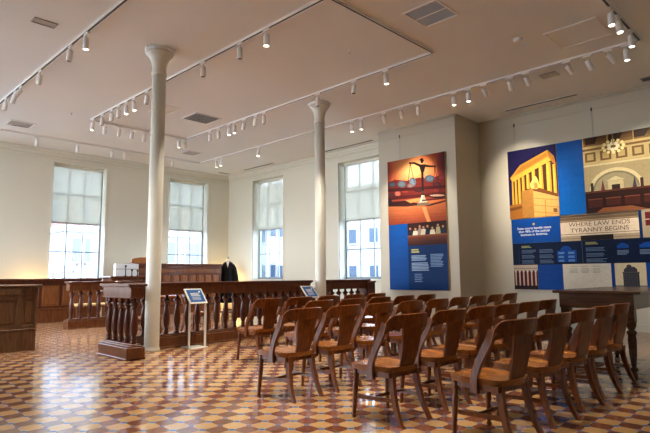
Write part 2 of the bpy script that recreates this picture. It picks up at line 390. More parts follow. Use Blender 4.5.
# ------------------------------------------------------------------ chairs
def lerp(a, b, t): return a+(b-a)*t
def spline(pts, t):
    n = len(pts)-1; i = min(int(t*n), n-1); u = t*n-i
    p = [Vector(pts[max(0, min(n, i+k))]) for k in (-1, 0, 1, 2)]
    return .5*((2*p[1])+(-p[0]+p[2])*u+(2*p[0]-5*p[1]+4*p[2]-p[3])*u*u+(-p[0]+3*p[1]-3*p[2]+p[3])*u**3)
def make_chair():
    t = thing('courtroom_chair', 'x', 'chair')
    # saddle seat
    mb = MB(); nu, nv = 14, 12
    def edge(u, v):       # u,v in -1..1 -> squircle outline wider at front
        w = lerp(.212, .255, (v+1)/2)
        yy = lerp(-.205, .268, (v+1)/2)
        k = .10
        x = u*w*(1-k*max(0, abs(v)**4)); y = yy*(1)-(.03*u*u if v > 0 else 0)*v*abs(v)+(.05*u*u*abs(v)**2 if v < 0 else 0)
        dish = .018*(1-u*u)*(1-(v-.0)**2)*(1+.0*u) - .006*math.exp(-(u*5)**2)*(v > 0)*v
        return x, y, .452-dish
    top = []; bot = []
    for j in range(nv+1):
        for i in range(nu+1):
            x, y, z = edge(2*i/nu-1, 2*j/nv-1); top.append((x, y, z))
            bot.append((x*.97, y*.97, .408))
    n = nu+1; N = len(top); fs = []
    for j in range(nv):
        for i in range(nu):
            a = j*n+i; fs.append((a, a+1, a+n+1, a+n)); fs.append((N+a, N+a+n, N+a+n+1, N+a+1))
    mb.add(top+bot, fs, True)
    rim = [i for i in range(n)]+[j*n+nu for j in range(1, nv+1)]+[nv*n+i for i in range(nu-1, -1, -1)]+[j*n for j in range(nv-1, 0, -1)]
    o0 = len(mb.v)-2*N
    for k in range(len(rim)):
        a, b = rim[k], rim[(k+1) % len(rim)]
        mb.f.append([o0+a, o0+N+a, o0+N+b, o0+b]); mb.sm.append(False)
    mb.build('seat', M['seat'], t)
    # apron under the seat
    MB().box(-.19, -.165, .368, .19, -.145, .41).box(-.21, .215, .368, .21, .235, .41).box(-.215, -.165, .368, -.195, .235, .41).box(.195, -.165, .368, .215, .235, .41).build('seat_frame', M['chair'], t)
    # crest rail: broad bent board with rounded shoulders
    mb = MB(); secs = []; nn = 24
    for i in range(nn+1):
        u = 2*i/nn-1; x = u*.272
        y = -.272+.095*u*u
        zt = .885-.010*u*u-.055*max(0, (abs(u)-.72)/.28)**2.4
        zb = .758+.010*(1-u*u)-.035*abs(u)**4
        th = .013
        sl = .03                      # the board leans back
        ny = 1/math.sqrt(1+(.7*u)**2); nx = -(.7*u)*ny
        secs.append([(x-nx*th, y-ny*th+sl*.5, zb), (x+nx*th, y+ny*th+sl*.5, zb), (x+nx*th, y+ny*th-sl*.5, zt-.006), (x, y-sl*.5, zt), (x-nx*th, y-ny*th-sl*.5, zt-.006)])
    mb.sweep(secs).build('crest_rail', M['chair'], t)
    # sweeping uprights that clasp the seat sides
    for sx in (-1, 1):
        pts = [(.228, .020, .345), (.231, .018, .40), (.236, .006, .47), (.243, -.034, .56), (.250, -.088, .65), (.256, -.140, .73), (.258, -.175, .80)]
        secs = []; K = 18
        for k in range(K+1):
            q = k/K; p = spline(pts, q); d = (spline(pts, min(1, q+.02))-spline(pts, max(0, q-.02))).normalized()
            nrm = Vector((0, d.z, -d.y)); w = .034-.008*math.sin(PI*q)
            h = .015
            c = Vector((sx*p.x, p.y, p.z))
            X = Vector((1, 0, 0))
            secs.append([c+nrm*w+X*h, c+nrm*w-X*h, c-nrm*w-X*h, c-nrm*w+X*h])
        MB().sweep(secs).build('upright', M['chair'], t)
    # wide central splat
    mb = MB(); secs = []
    for k in range(11):
        q = k/10; z = lerp(.425, .785, q); y = lerp(-.172, -.250, q)-.010*math.sin(PI*q); w = lerp(.085, .128, q**.8)
        secs.append([(-w, y-.008, z), (w, y-.008, z), (w, y+.008, z), (-w, y+.008, z)])
    mb.sweep(secs).build('splat', M['chair'], t)
    # legs: turned in front, square and raked behind
    prof = [(.016, 0), (.021, .02), (.022, .05), (.014, .075), (.019, .11), (.020, .3), (.024, .62), (.025, .70), (.016, .735), (.024, .77), (.016, .80), (.024, .84), (.026, .88), (.026, 1)]
    for sx in (-1, 1):
        MB().turned((sx*.222, .225, 0), (sx*.200, .205, .41), prof).build('leg', M['chair'], t)
        pts = [(sx*.190, -.262, 0), (sx*.178, -.205, .12), (sx*.166, -.165, .26), (sx*.158, -.145, .41)]
        secs = []
        for k in range(9):
            q = k/8; p = spline(pts, q); w = lerp(.015, .021, q); d = lerp(.018, .026, q)
            secs.append([p+Vector((w, d, 0)), p+Vector((-w, d, 0)), p+Vector((-w, -d, 0)), p+Vector((w, -d, 0))])
        MB().sweep(secs).build('leg', M['chair'], t)
        MB().box(-.009, -.2, -.016, .009, .2, .016).build('stretcher', M['chair'], t)
        o = list(C.objects)[-1]; o.location = (sx*.191, -.012, .185); o.rotation_euler = (math.radians(-2), 0, math.radians(-sx*4))
    MB().turned((-.19, .03, .19), (.19, .03, .19), [(.009, 0), (.014, .3), (.017, .5), (.014, .7), (.009, 1)]).build('stretcher', M['chair'], t)
    remember(t)
    return t
proto = make_chair()
ORD = ['first', 'second', 'third', 'fourth', 'fifth', 'sixth', 'seventh', 'eighth', 'ninth', 'tenth', 'eleventh', 'twelfth', 'thirteenth', 'fourteenth', 'fifteenth', 'sixteenth', 'seventeenth']
ROWS = [  # (row words, y of the rear feet, right shoulder x of each chair)
    ('row nearest the camera', 1.69, [4.03, 4.75, 5.42, 6.02, 6.60]),
    ('second row from the camera', 2.60, [3.93, 4.62, 5.24, 5.83, 6.41, 6.98]),
    ('third row from the camera', 3.84, [3.89, 4.50, 5.12, 5.76, 6.40, 7.08, 7.68, 8.30, 8.90]),
    ('fourth row from the camera', 4.87, [5.14, 5.80, 6.42, 7.05, 7.68]),
    ('farthest row, next to the rail', 5.88, [5.12, 5.74, 6.38, 7.02, 7.62]),
]
first = True
NEAR = ['its whole side view open to the aisle', '', '']
for rw, yr, xs in ROWS:
    for k, xr in enumerate(xs):
        c = proto if first else copy_tree(proto)
        first = False
        yy = yr+.262+(.03*(k-1) if 'third' in rw and k > 4 else .012*k)
        c.location = (xr-.240, yy-.012, 0)
        c.rotation_euler = (0, 0, math.radians(random.uniform(-1, 1)+(-7 if 'nearest' in rw else -2 if 'second' in rw else 1.5)))
        pos = 'leftmost' if k == 0 else ('rightmost' if k == len(xs)-1 else ORD[k]+' from the left')
        c['label'] = 'wooden chair, %s in the %s' % (pos, rw)
        c['group'] = 'wooden chairs in the '+rw
# chairs inside the enclosure, glimpsed between the balusters
for (x, y, a, l) in [(6.15, 9.9, 185, 'dark wooden chair glimpsed behind the rail, right of the information stand'),
                     (4.95, 9.8, 200, 'dark wooden chair glimpsed behind the rail, between the near column and the information stand')]:
    c = copy_tree(proto); c.location = (x, y, 0); c.rotation_euler = (0, 0, math.radians(a))
    c['label'] = l; c['group'] = 'chairs behind the rail'

# ------------------------------------------------------------------ balustrades
BAL = [(.040, 0), (.046, .012), (.046, .03), (.030, .045), (.044, .060), (.044, .075), (.028, .095), (.042, .12), (.056, .17), (.060, .24),
       (.053, .33), (.041, .42), (.032, .48), (.028, .505), (.046, .52), (.050, .53), (.036, .54), (.062, .555), (.068, .57), (.064, .585), (.040, .60), (.026, .615), (.024, .665)]
def baluster_proto(z0): return MB().lathe(BAL, z0=0, n=14)
_balmesh = []
def baluster(parent, x, y, z0=.225):
    if not _balmesh:
        o = baluster_proto(0).build('baluster', M['dark'], parent); _balmesh.append(o.data)
    else:
        o = bpy.data.objects.new('baluster', _balmesh[0]); C.objects.link(o); o.parent = parent
    o.location = (x, y, z0); return o
def rail_run(root, ax, a0, a1, c, d=.15, n=5, first=.1, last=.1, ext=0):
    """plinth, beam and cap along one axis; c is the centre line"""
    def bx(mb, lo, hi, w, z0, z1, bev=.008):
        if ax == 'x': mb.box(lo, c-w, z0, hi, c+w, z1, bev)
        else: mb.box(c-w, lo, z0, c+w, hi, z1, bev)
        return mb
    p = MB(); bx(p, a0, a1, d, 0, .18); bx(p, a0+.0, a1-.0, d+.012, 0, .03); bx(p, a0+.02, a1-.02, d-.03, .18, .205); bx(p, a0+.04, a1-.04, d-.06, .205, .226)
    p.build('plinth', M['mahog'], root)
    b = MB(); bx(b, a0+.02, a1-.02, d-.045, .885, 1.055); bx(b, a0+.01, a1-.01, d-.03, .885, .905); bx(b, a0+.005, a1-.005, d-.02, 1.035, 1.06)
    b.build('rail_beam', M['mahog'], root)
    t = MB(); bx(t, a0-.02, a1+.02, d+.005, 1.06, 1.10, .012); t.build('top_rail', M['dark'], root)
    for k in range(n):
        q = a0+first+(a1-a0-first-last)*k/max(1, n-1)
        baluster(root, *((q, c) if ax == 'x' else (c, q)))
r = thing('balustrade', 'dark turned wooden court balustrade running from the near column to the middle column', 'railing')
rail_run(r, 'y', 7.42, 8.42, 3.635, .14, 5, .09, .08)
rail_run(r, 'x', 3.78, 8.03, 8.41, .15, 20, .26, .12)
r = thing('balustrade', 'short dark wooden balustrade with an end post, right of the middle column', 'railing')
rail_run(r, 'x', 8.40, 9.98, 8.41, .15, 6, .16, .30)
MB().box(9.86, 8.25, 0, 10.16, 8.57, 1.04, .015).box(9.84, 8.23, 1.02, 10.18, 8.59, 1.06, .01).build('end_post', M['mahog'], r)
r = thing('balustrade', 'inner dark wooden balustrade standing free before the panelled partition', 'railing')
rail_run(r, 'x', 4.66, 6.6, 13.1, .15, 9, .12, .12)

# ------------------------------------------------------------------ panelled pieces
def panelled(root, name, w, z0, z1, n, y, mat, rail=.07):
    """frame-and-panel front: stiles/rails proud, field recessed with a raised centre; local x 0..w, front at y"""
    f = MB()
    f.box(0, y, z0, w, y+.03, z0+rail, .004).box(0, y, z1-rail, w, y+.03, z1, .004)
    pw = (w-rail)/n
    for k in range(n+1): f.box(k*pw, y, z0+rail, k*pw+rail, y+.03, z1-rail, .004)
    f.build(name, M['dark'] if mat is M['mahog'] else mat, root)
    for k in range(n):
        a, b = k*pw+rail, (k+1)*pw
        m = MB(); m.box(a, y+.020, z0+rail, b, y+.03, z1-rail)
        e = min(.035, (b-a)*.2)
        m.box(a+e, y+.008, z0+rail+e, b-e, y+.024, z1-rail-e, .007)
        m.build('panel', M['panel'] if mat is M['mahog'] else mat, root)
def carcass(root, w, y0, y1, z0, z1, mat, name='body'):
    MB().box(0, y0, z0, w, y1, z1, .004).build(name, mat, root)

# partition along the north wall
p = thing('panelled_partition', 'long mahogany panelled partition below the leftmost window', 'partition', (-1.5, 15.40, 0))
carcass(p, 7.9, .03, .12, 0, 1.10, M['mahog'])
panelled(p, 'panel_frame', 7.9, .36, 1.05, 15, 0, M['mahog'])
MB().box(0, -.035, 0, 7.9, .03, .34, .01).box(0, -.05, .34, 7.9, .03, .37, .008).build('skirting', M['mahog'], p)
MB().box(-.02, -.07, 1.10, 7.92, .17, 1.17, .02).box(0, -.04, 1.05, 7.9, .14, 1.10, .01).build('cap_rail', M['dark'], p)

# judge's bench
p = thing('judge_bench', 'high mahogany panelled judge bench before the second window', 'bench', (7.58, 15.72, 0))
carcass(p, 3.18, .03, .85, 0, 1.55, M['mahog'])
panelled(p, 'panel_frame', 3.18, .22, .92, 8, 0, M['mahog']); panelled(p, 'panel_frame', 3.18, .92, 1.31, 10, 0, M['mahog'], .055)
MB().box(0, -.012, 1.31, 3.18, .03, 1.47, .006).build('frieze_board', M['mahog'], p)
MB().box(0, -.02, 0, 3.18, .03, .22, .01).build('skirting', M['mahog'], p)
MB().box(-.03, -.06, 1.55, 3.21, .9, 1.62, .015).box(0, -.03, 1.47, 3.18, .03, 1.55, .01).build('bench_top', M['dark'], p)
b = thing('bench_backboard', 'orange brown arched wooden headboard on the left end of the judge bench', 'board', (7.62, 16.05, 1.62))
MB().prism([(0, 0), (.86, 0), (.86, .13), (.74, .17), (.56, .20), (.30, .20), (.12, .17), (0, .11)], 0, .06).build('headboard', M['seat'], b)
MB().prism([(.06, .02), (.80, .02), (.80, .10), (.56, .15), (.30, .15), (.06, .09)], -.012, 0).build('raised_field', M['seat'], b)

# clerk's counter in front of the partition
p = thing('clerk_counter', 'dark wooden counter joined to the left of the judge bench', 'counter', (6.45, 14.75, 0))
carcass(p, 1.10, .03, .62, 0, 1.16, M['mahog'])
panelled(p, 'panel_frame', 1.10, .2, 1.1, 3, 0, M['mahog'])
MB().box(-.08, -.08, 1.16, 1.14, .64, 1.215, .015).build('counter_top', M['dark'], p)

# white case with black uprights
w = thing('display_case', 'white box-like display case on the counter left of the judge bench', 'case', (6.64, 14.98, 1.215))
MB().box(0, 0, 0, .70, .13, .20, .006).build('case_base', M['caseblue'], w)
MB().box(.0, .0, .215, .70, .13, .36, .006).build('case_top', M['caseblue'], w)
MB().box(.02, .02, .20, .68, .12, .215).build('dark_band', M['grille'], w)  # recessed dark strip between base and top
for k in range(9): MB().box(.06+.07*k, -.006, .02, .09+.07*k, 0, .17).build('flute', M['caseblue'], w)
for (x, h, l) in [(6.86, .32, 'tallest of the three black upright stems before the white case'), (7.05, .20, 'middle one of the three black upright stems before the white case'), (7.22, .19, 'right one of the three black upright stems before the white case')]:
    t = thing('microphone', l, 'microphone', (x, 14.80, 1.215), 0, 'black stems on the counter')
    MB().lathe([(.045, 0), (.045, .012), (.012, .02)], n=14).build('base', M['black'], t)
    MB().lathe([(.016, .015), (.014, h-.06)], n=10).build('stem', M['black'], t)
    MB().lathe([(.014, h-.06), (.028, h-.05), (.030, h-.01), (.018, h)], n=12).build('head', M['black'], t)

# free-standing lectern desk at far left
p = thing('counsel_desk', 'heavy brown panelled wooden desk cut off by the left edge', 'desk', (3.0, 9.75, 0), PI)
# local x runs towards the left of the picture, local +y towards the camera
def face(root, x0, x1, yf, mat):
    for (z0, z1, e) in ((.0, .34, .02), (.34, .36, .03)): MB().box(x0-.0, yf-.02, z0, x1, yf+e, z1, .006).build('skirting', mat, root)
    MB().box(x0, yf-.02, .36, x0+.05, yf+.02, .92, .004).box(x1-.05, yf-.02, .36, x1, yf+.02, .92, .004).box(x0+.05, yf-.02, .36, x1-.05, yf+.02, .42, .004).box(x0+.05, yf-.02, .84, x1-.05, yf+.02, .92, .004).build('panel_frame', mat, root)
    MB().box(x0+.05, yf-.02, .42, x1-.05, yf+.001, .84).box(x0+.085, yf-.02, .455, x1-.085, yf+.012, .805, .010).build('panel', mat, root)
    MB().box(x0, yf-.02, .92, x1, yf+.035, 1.03, .008).build('frieze_board', mat, root)
MB().box(0, -.62, 0, 1.9, -.015, 1.03).build('body', M['desk'], p)
face(p, 0, .27, .0, M['desk']); face(p, .27, 1.1, .04, M['desk']); face(p, 1.1, 1.9, .04, M['desk'])
MB().box(-.05, -.68, 1.045, 1.95, .085, 1.08, .010).box(-.02, -.65, 1.03, 1.92, .065, 1.045, .004).build('desk_top', M['desk'], p)

# table at right
t = thing('library_table', 'tall dark wooden table with turned legs at the right edge, before the exhibit panels', 'table')
MB().box(6.64, 1.64, .965, 8.75, 2.60, 1.0, .008).build('tabletop', M['table'], t)
MB().box(6.70, 1.72, .79, 8.67, 1.75, .965).box(6.70, 2.51, .79, 8.67, 2.54, .965).box(6.70, 1.75, .79, 6.73, 2.51, .965).box(8.64, 1.75, .79, 8.67, 2.51, .965).build('apron', M['table'], t)
LP = [(.022, 0), (.034, .02), (.036, .07), (.024, .10), (.045, .115), (.045, .135), (.026, .15), (.040, .30), (.046, .45), (.040, .50), (.052, .52), (.052, .545), (.032, .56), (.050, .60), (.056, .64), (.056, .66)]
for x in (6.76, 8.61):
    for y in (1.78, 2.48):
        MB().lathe(LP, n=14).box(-.05, -.05, .65, .05, .05, .90).build('leg', M['table'], t)
        list(C.objects)[-1].location = (x, y, 0)

# low settle added behind the inner balustrade; yellow seat paints a lit band
s = thing('settle', 'low wooden settle with seat painted as a lit yellow band behind the inner balustrade', 'bench', (5.35, 14.35, 0))
MB().box(0, 0, .40, 1.0, .42, .44, .006).box(0, .38, .44, 1.0, .42, .80, .006).build('settle_frame', M['mahog'], s)
MB().box(.02, .0, .44, .98, .38, .50, .02).build('seat_pad', M['lit_pad'], s)
for x in (.03, .93):
    for y in (.02, .36): MB().box(x, y, 0, x+.05, y+.05, .40, .004).build('leg', M['mahog'], s)
s = thing('settle', 'long dark wooden settle seen through the balusters on both sides of the middle column', 'bench', (6.75, 9.45, 0))
MB().box(0, 0, .40, 3.1, .45, .44, .008).build('seat', M['mahog'], s)
MB().box(0, -.03, .30, 3.1, .0, .90, .01).build('backrest', M['mahog'], s)
for x in (.05, 1.52, 2.99):
    for y in (.0, .38): MB().box(x, y, 0, x+.06, y+.06, .40, .004).build('leg', M['mahog'], s)
# counsel table behind the rail
s = thing('counsel_table', 'brown wooden table seen between the balusters behind the rail', 'table', (5.55, 11.0, 0))
MB().box(0, 0, .72, 1.7, .9, .76, .008).build('tabletop', M['seat'], s)
MB().box(.08, .08, .62, 1.62, .10, .72).box(.08, .80, .62, 1.62, .82, .72).box(.08, .1, .62, .10, .8, .72).box(1.6, .1, .62, 1.62, .8, .72).build('apron', M['chair'], s)
for x in (.1, 1.6):
    for y in (.1, .8): MB().lathe([(.025, 0), (.03, .1), (.04, .4), (.03, .5), (.045, .62)], cx=x, cy=y, n=12).build('leg', M['chair'], s)

# ------------------------------------------------------------------ robe on a dress form
d = thing('judicial_robe_form', 'headless dress form wearing a black judicial robe right of the judge bench', 'mannequin', (11.22, 15.95, 0), math.radians(-40))
d.scale = (.88, .88, 1)
def ring(cx, cy, z, a, b, n=28, fold=0, ph=0):
    return [(cx+a*(1+fold*math.sin(9*q+ph))*math.cos(q), cy+b*(1+fold*math.sin(9*q+ph))*math.sin(q), z) for q in [2*PI*k/n for k in range(n)]]
mb = MB(); prof = [(.34, .30, .25, .09), (.33, .29, .5, .08), (.29, .23, .9, .06), (.25, .18, 1.15, .035), (.24, .155, 1.35, .015), (.245, .145, 1.5, 0), (.235, .135, 1.60, 0), (.19, .12, 1.67, 0), (.11, .09, 1.715, 0), (.075, .075, 1.73, 0)]
secs = [ring(0, 0, z, a, b, 36, f) for a, b, z, f in prof]
n = 36; vs = [p for r_ in secs for p in r_]
mb.add(vs, [(i*n+k, i*n+(k+1) % n, (i+1)*n+(k+1) % n, (i+1)*n+k) for i in range(len(secs)-1) for k in range(n)]+[tuple(range(n))], True)
mb.build('robe', M['robe'], d)
for sx in (-1, 1):
    secs = [ring(sx*x, -.02, z, a, b, 16, f) for x, z, a, b, f in [(.20, 1.63, .05, .06, 0), (.265, 1.50, .075, .085, 0), (.31, 1.25, .09, .11, .03), (.345, 1.0, .105, .14, .06), (.36, .86, .115, .15, .07)]]
    mb = MB(); m_ = 16
    mb.add([p for r_ in secs for p in r_], [(i*m_+k, i*m_+(k+1) % m_, (i+1)*m_+(k+1) % m_, (i+1)*m_+k) for i in range(4) for k in range(m_)]+[tuple(range(m_)), tuple(4*m_+k for k in range(m_))], True)
    mb.build('sleeve', M['robe'], d)
MB().lathe([(.072, 1.70), (.058, 1.74), (.055, 1.80), (.050, 1.83)], n=18).build('neck', M['dummy'], d)
MB().prism([(-.06, 1.72), (.06, 1.72), (0, 1.50)], -.152, -.135).build('collar_opening', M['dummy'], d)
MB().lathe([(.05, 1.83), (.05, 1.845), (.018, 1.855), (.022, 1.875), (.014, 1.895), (.004, 1.905)], n=14).build('neck_cap', M['black'], d)
MB().lathe([(.20, 0), (.20, .015), (.02, .03), (.016, .3)], n=20).build('stand', M['black'], d)

# ------------------------------------------------------------------ text helpers
def text(body, size, mat, parent, loc, rx=PI/2, ext=.0008, sx=1, align='CENTER', font_space=1.0, name='inscription'):
    cu = bpy.data.curves.new(name, 'FONT'); cu.body = body; cu.size = size; cu.align_x = align; cu.extrude = ext
    cu.space_line = font_space
    o = bpy.data.objects.new(name, cu); C.objects.link(o)
    dg = bpy.context.evaluated_depsgraph_get(); me = bpy.data.meshes.new_from_object(o.evaluated_get(dg))
    bpy.data.objects.remove(o)
    q = bpy.data.objects.new(name, me); C.objects.link(q); me.materials.clear(); me.materials.append(mat)
    q.parent = parent; q.location = loc; q.rotation_euler = (rx, 0, 0); q.scale = (sx, 1, 1)
    return q

# information stands
def info_stand(x, label):
    t = thing('information_stand', label, 'sign', (x, 8.0, 0), 0, 'reading stands before the rail')
    MB().box(-.17, -.16, 0, .17, .16, .012, .004).build('base_plate', M['signwhite'], t)
    for sx in (-1, 1): MB().box(sx*.155-.014, -.094, .012, sx*.155+.014, -.066, .80).build('post', M['signwhite'], t)
    pn = MB().box(-.175, -.165, 0, .175, .165, .018, .004).build('panel', M['signwhite'], t)
    pn.location = (0, 0, .855); pn.rotation_euler = (math.radians(48), 0, 0)
    f = MB().box(-.145, -.135, .018, .145, .135, .020).build('printed_sheet', M['signblue'], pn)
    m = MB()
    for k in range(3): m.box(-.09, .05-.026*k, .0203, .09-.02*(k % 2), .062-.026*k, .0206)
    for k in range(4): m.box(-.09, -.03-.02*k, .0203, .08, -.024-.02*k, .0206)
    m.lathe([(.018, 0), (.018, .0004)], cx=.10, cy=.09, z0=.0203, n=12)
    m.build('printed_text', M['signwhite'], f)
    return t
info_stand(4.96, 'white framed blue information stand beside the near column')
info_stand(7.68, 'white framed blue information stand before the middle column, behind the chairs')

# ------------------------------------------------------------------ exhibit boards
def srgb(r, g, b):
    f = lambda c: (c/255/12.92 if c/255 <= .04045 else ((c/255+.055)/1.055)**2.4)
    return (f(r), f(g), f(b))
class Ink:
    """flat coloured shapes printed on a board: local x to the right, z up, front towards -y"""
    def __init__(s, k=1.0): s.v = []; s.f = []; s.c = []; s.l = 0; s.k = k
    def poly(s, pts, col):
        s.l += 1; y = -.0003*s.l*.4
        o = len(s.v); s.v += [(x, y, z) for x, z in pts]; s.f.append([o+i for i in range(len(pts))]); s.c.append(tuple(min(1, c*s.k*.76) for c in srgb(*col))); return s
    def rect(s, x0, z0, x1, z1, col): return s.poly([(x0, z0), (x1, z0), (x1, z1), (x0, z1)], col)
    def circ(s, x, z, r, col, a0=0, a1=360, n=24, rz=None):
        rz = rz or r
        return s.poly([(x+r*math.cos(math.radians(a0+(a1-a0)*k/n)), z+rz*math.sin(math.radians(a0+(a1-a0)*k/n))) for k in range(n+(a1-a0 < 360))], col)
    def grad(s, x0, z0, x1, z1, c0, c1, n=10, vert=True):
        for k in range(n):
            q = k/(n-1); c = tuple(lerp(a, b, q) for a, b in zip(c0, c1))
            if vert: s.rect(x0, lerp(z0, z1, k/n), x1, lerp(z0, z1, (k+1)/n), c); s.l -= 1
            else: s.rect(lerp(x0, x1, k/n), z0, lerp(x0, x1, (k+1)/n), z1, c); s.l -= 1
        s.l += 1; return s
    def lines(s, x0, z0, w, n, dz, h, col, seed=0):
        rnd = random.Random(seed)
        for k in range(n): s.rect(x0, z0-dz*k-h, x0+w*rnd.uniform(.78, 1), z0-dz*k, col); s.l -= 1
        s.l += 1; return s
    def build(s, name, parent, rough=.45, y=-.0301):
        me = bpy.data.meshes.new(name); me.from_pydata(s.v, [], s.f)
        at = me.color_attributes.new('ink', 'FLOAT_COLOR', 'CORNER'); i = 0
        for p, c in zip(me.polygons, s.c):
            for _ in p.loop_indices: at.data[i].color = (*c, 1); i += 1
        me.materials.append(attr_mat(rough)); o = bpy.data.objects.new(name, me); C.objects.link(o); o.parent = parent; o.location = (0, y, 0)
        return o
def board_panel(parent, name, x0, z0, x1, z1, th=.03):
    return MB().box(x0, -th, z0, x1, .0, z1, .002).build(name, M['edge'], parent)

# --- scales banner on the projecting wall: local x 0..1.75 (world y 8.48 -> 6.72), z world
B = thing('hanging_banner', 'tall exhibit banner with scales of justice photo above blue text panel', 'banner', (XC-.002, 8.48, 0), -PI/2)
MB().box(0, -.055, .82, 1.75, -.0, 4.19, .003).build('banner_body', M['edge'], B)
k = Ink(1.0)
def sp_(pts):
    o = []
    for x, y in pts:
        q = (x-15)/330; yt, yb = 72-q*62, 432-q*27
        o.append((max(0, min(1.75, q*1.75)), max(2.50, min(4.19, 4.19-(y-yt)/(yb-yt)*1.69))))
    return o
def blob(x, y, rx, ry, col, n=18): k.poly(sp_([(x+rx*math.cos(2*PI*a/n), y+ry*math.sin(2*PI*a/n)) for a in range(n)]), col)
k.rect(0, 2.50, 1.75, 4.19, (150, 62, 34))
for q_ in range(14): blob(175, 115, 165-10*q_, 118-7*q_, tuple(lerp(a_, b_, q_/13) for a_, b_ in zip((160, 72, 38), (236, 168, 104))), 26)
for q_ in range(6): k.poly(sp_([(300+8*q_, 0), (350, 0), (350, 200), (306+7*q_, 200)]), tuple(lerp(a_, b_, q_/5) for a_, b_ in zip((140, 56, 40), (74, 26, 34))))
for q_ in range(5): k.poly(sp_([(10, 40), (52-9*q_, 40), (46-8*q_, 210), (10, 210)]), tuple(lerp(a_, b_, q_/4) for a_, b_ in zip((176, 84, 52), (128, 40, 34))))
k.poly(sp_([(15, 190), (60, 172), (130, 178), (200, 160), (260, 166), (345, 140), (345, 330), (15, 330)]), (96, 30, 24))
for x_, y_, rx, ry, c_ in [(42, 200, 24, 14, (66, 74, 84)), (100, 198, 26, 20, (84, 96, 106)), (165, 185, 20, 26, (92, 108, 120)), (150, 208, 18, 14, (116, 92, 92)), (262, 166, 28, 20, (74, 88, 104)), (325, 160, 18, 16, (110, 44, 44)), (300, 200, 22, 12, (70, 34, 36)), (75, 252, 18, 16, (196, 96, 78)), (200, 232, 30, 12, (60, 26, 24)), (120, 240, 26, 10, (130, 48, 36)), (40, 262, 16, 12, (70, 40, 44)), (290, 236, 34, 12, (116, 40, 32))]:
    for e_ in (1.0, .66): blob(x_, y_, rx*e_, ry*e_, tuple(c_[i_]*(.8 if e_ == 1 else 1) for i_ in range(3)))
k.poly(sp_([(15, 225), (345, 205), (345, 222), (15, 244)]), (58, 18, 18)); k.poly(sp_([(15, 270), (345, 246), (345, 262), (15, 290)]), (70, 20, 18)); k.poly(sp_([(15, 292), (345, 262), (345, 275), (15, 306)]), (134, 54, 38))
for q_ in range(7): k.poly(sp_([(15, 318+16*q_), (345, 284+19*q_), (345, 420), (15, 440)]), tuple(lerp(a_, b_, q_/6) for a_, b_ in zip((196, 112, 62), (146, 62, 34))))
k.poly(sp_([(15, 300), (130, 292), (230, 316), (130, 326), (15, 326)]), (50, 18, 14)); k.poly(sp_([(120, 290), (215, 276), (230, 290), (150, 306)]), (210, 130, 70)); k.poly(sp_([(225, 320), (345, 290), (345, 300), (250, 326)]), (84, 32, 22))
k.poly(sp_([(215, 330), (236, 330), (262, 425), (240, 425)]), (222, 142, 86)); blob(290, 355, 30, 8, (176, 92, 54)); blob(80, 360, 50, 9, (186, 98, 54))
blob(300, 268, 46, 11, (44, 22, 20)); blob(300, 264, 40, 6, (190, 150, 120)); blob(26, 300, 14, 20, (40, 24, 28))
D1, D2 = (34, 20, 16), (70, 44, 30)
k.poly(sp_([(215, 90), (229, 90), (227, 262), (217, 262)]), D1); blob(222, 245, 11, 8, D2); blob(222, 160, 8, 6, D1); k.poly(sp_([(205, 92), (240, 96), (232, 128), (214, 128)]), D1)
k.poly(sp_([(150, 72), (180, 70), (212, 84), (240, 84), (262, 90), (294, 92), (296, 102), (262, 102), (236, 98), (206, 98), (176, 82), (150, 80)]), D1); blob(222, 62, 9, 16, D1); k.poly(sp_([(210, 52), (234, 60), (232, 66), (208, 60)]), D1)
blob(155, 77, 9, 7, D2); blob(292, 97, 8, 7, D2)
for x_, y_, x2, y2 in ((155, 82, 138, 196), (155, 82, 176, 192), (291, 100, 276, 262), (291, 100, 318, 258)): k.poly(sp_([(x_-1.5, y_), (x_+1.5, y_), (x2+1.5, y2), (x2-1.5, y2)]), (60, 28, 22))
k.poly(sp_([(214, 262), (230, 262), (234, 280), (252, 306), (192, 310), (210, 282)]), (176, 158, 132)); k.poly(sp_([(192, 306), (254, 302), (262, 318), (184, 324)]), (112, 92, 72)); k.poly(sp_([(206, 288), (240, 286), (244, 294), (202, 297)]), (74, 58, 46)); k.poly(sp_([(216, 262), (221, 262), (214, 300), (204, 302)]), (226, 216, 196))
k.build('scales_photograph', B, y=-.0552)
k = Ink(); k.grad(0, .82, .60, 2.50, (0, 66, 142), (0, 80, 166), 6); k.build('plain_blue_field', B, y=-.0552)
k = Ink(); k.rect(.60, .82, 1.75, 1.95, (0, 44, 98))
k.lines(.70, 1.84, .26, 2, .055, .035, (190, 186, 110), 3)
k.lines(.70, 1.68, .52, 4, .036, .022, (150, 175, 205), 4); k.lines(.70, 1.50, .52, 6, .036, .022, (150, 175, 205), 5); k.lines(1.26, 1.70, .38, 9, .036, .022, (120, 150, 190), 6); k.lines(.78, 1.22, .26, 5, .045, .018, (110, 140, 180), 7)
k.build('text_panel', B, y=-.0552)
k = Ink(); k.rect(.60, 1.95, 1.75, 2.50, (48, 22, 16)); k.grad(.60, 1.93, 1.75, 2.16, (58, 24, 16), (106, 52, 32), 4); k.rect(.60, 2.15, 1.75, 2.19, (140, 78, 46))
for x, z, c, s_ in [(.68, 2.26, (30, 34, 46), .9), (.84, 2.24, (224, 208, 186), 1.2), (.97, 2.30, (150, 130, 120), .9), (1.08, 2.27, (216, 200, 176), 1.2), (1.20, 2.29, (28, 34, 52), 1), (1.34, 2.24, (230, 214, 190), 1.1), (1.50, 2.30, (170, 160, 120), 1), (1.64, 2.26, (34, 44, 60), 1)]:
    k.poly([(x-.075*s_, 2.19), (x+.075*s_, 2.19), (x+.05*s_, z+.06), (x-.05*s_, z+.06)], c); k.circ(x, z+.10, .032, (178, 124, 92))
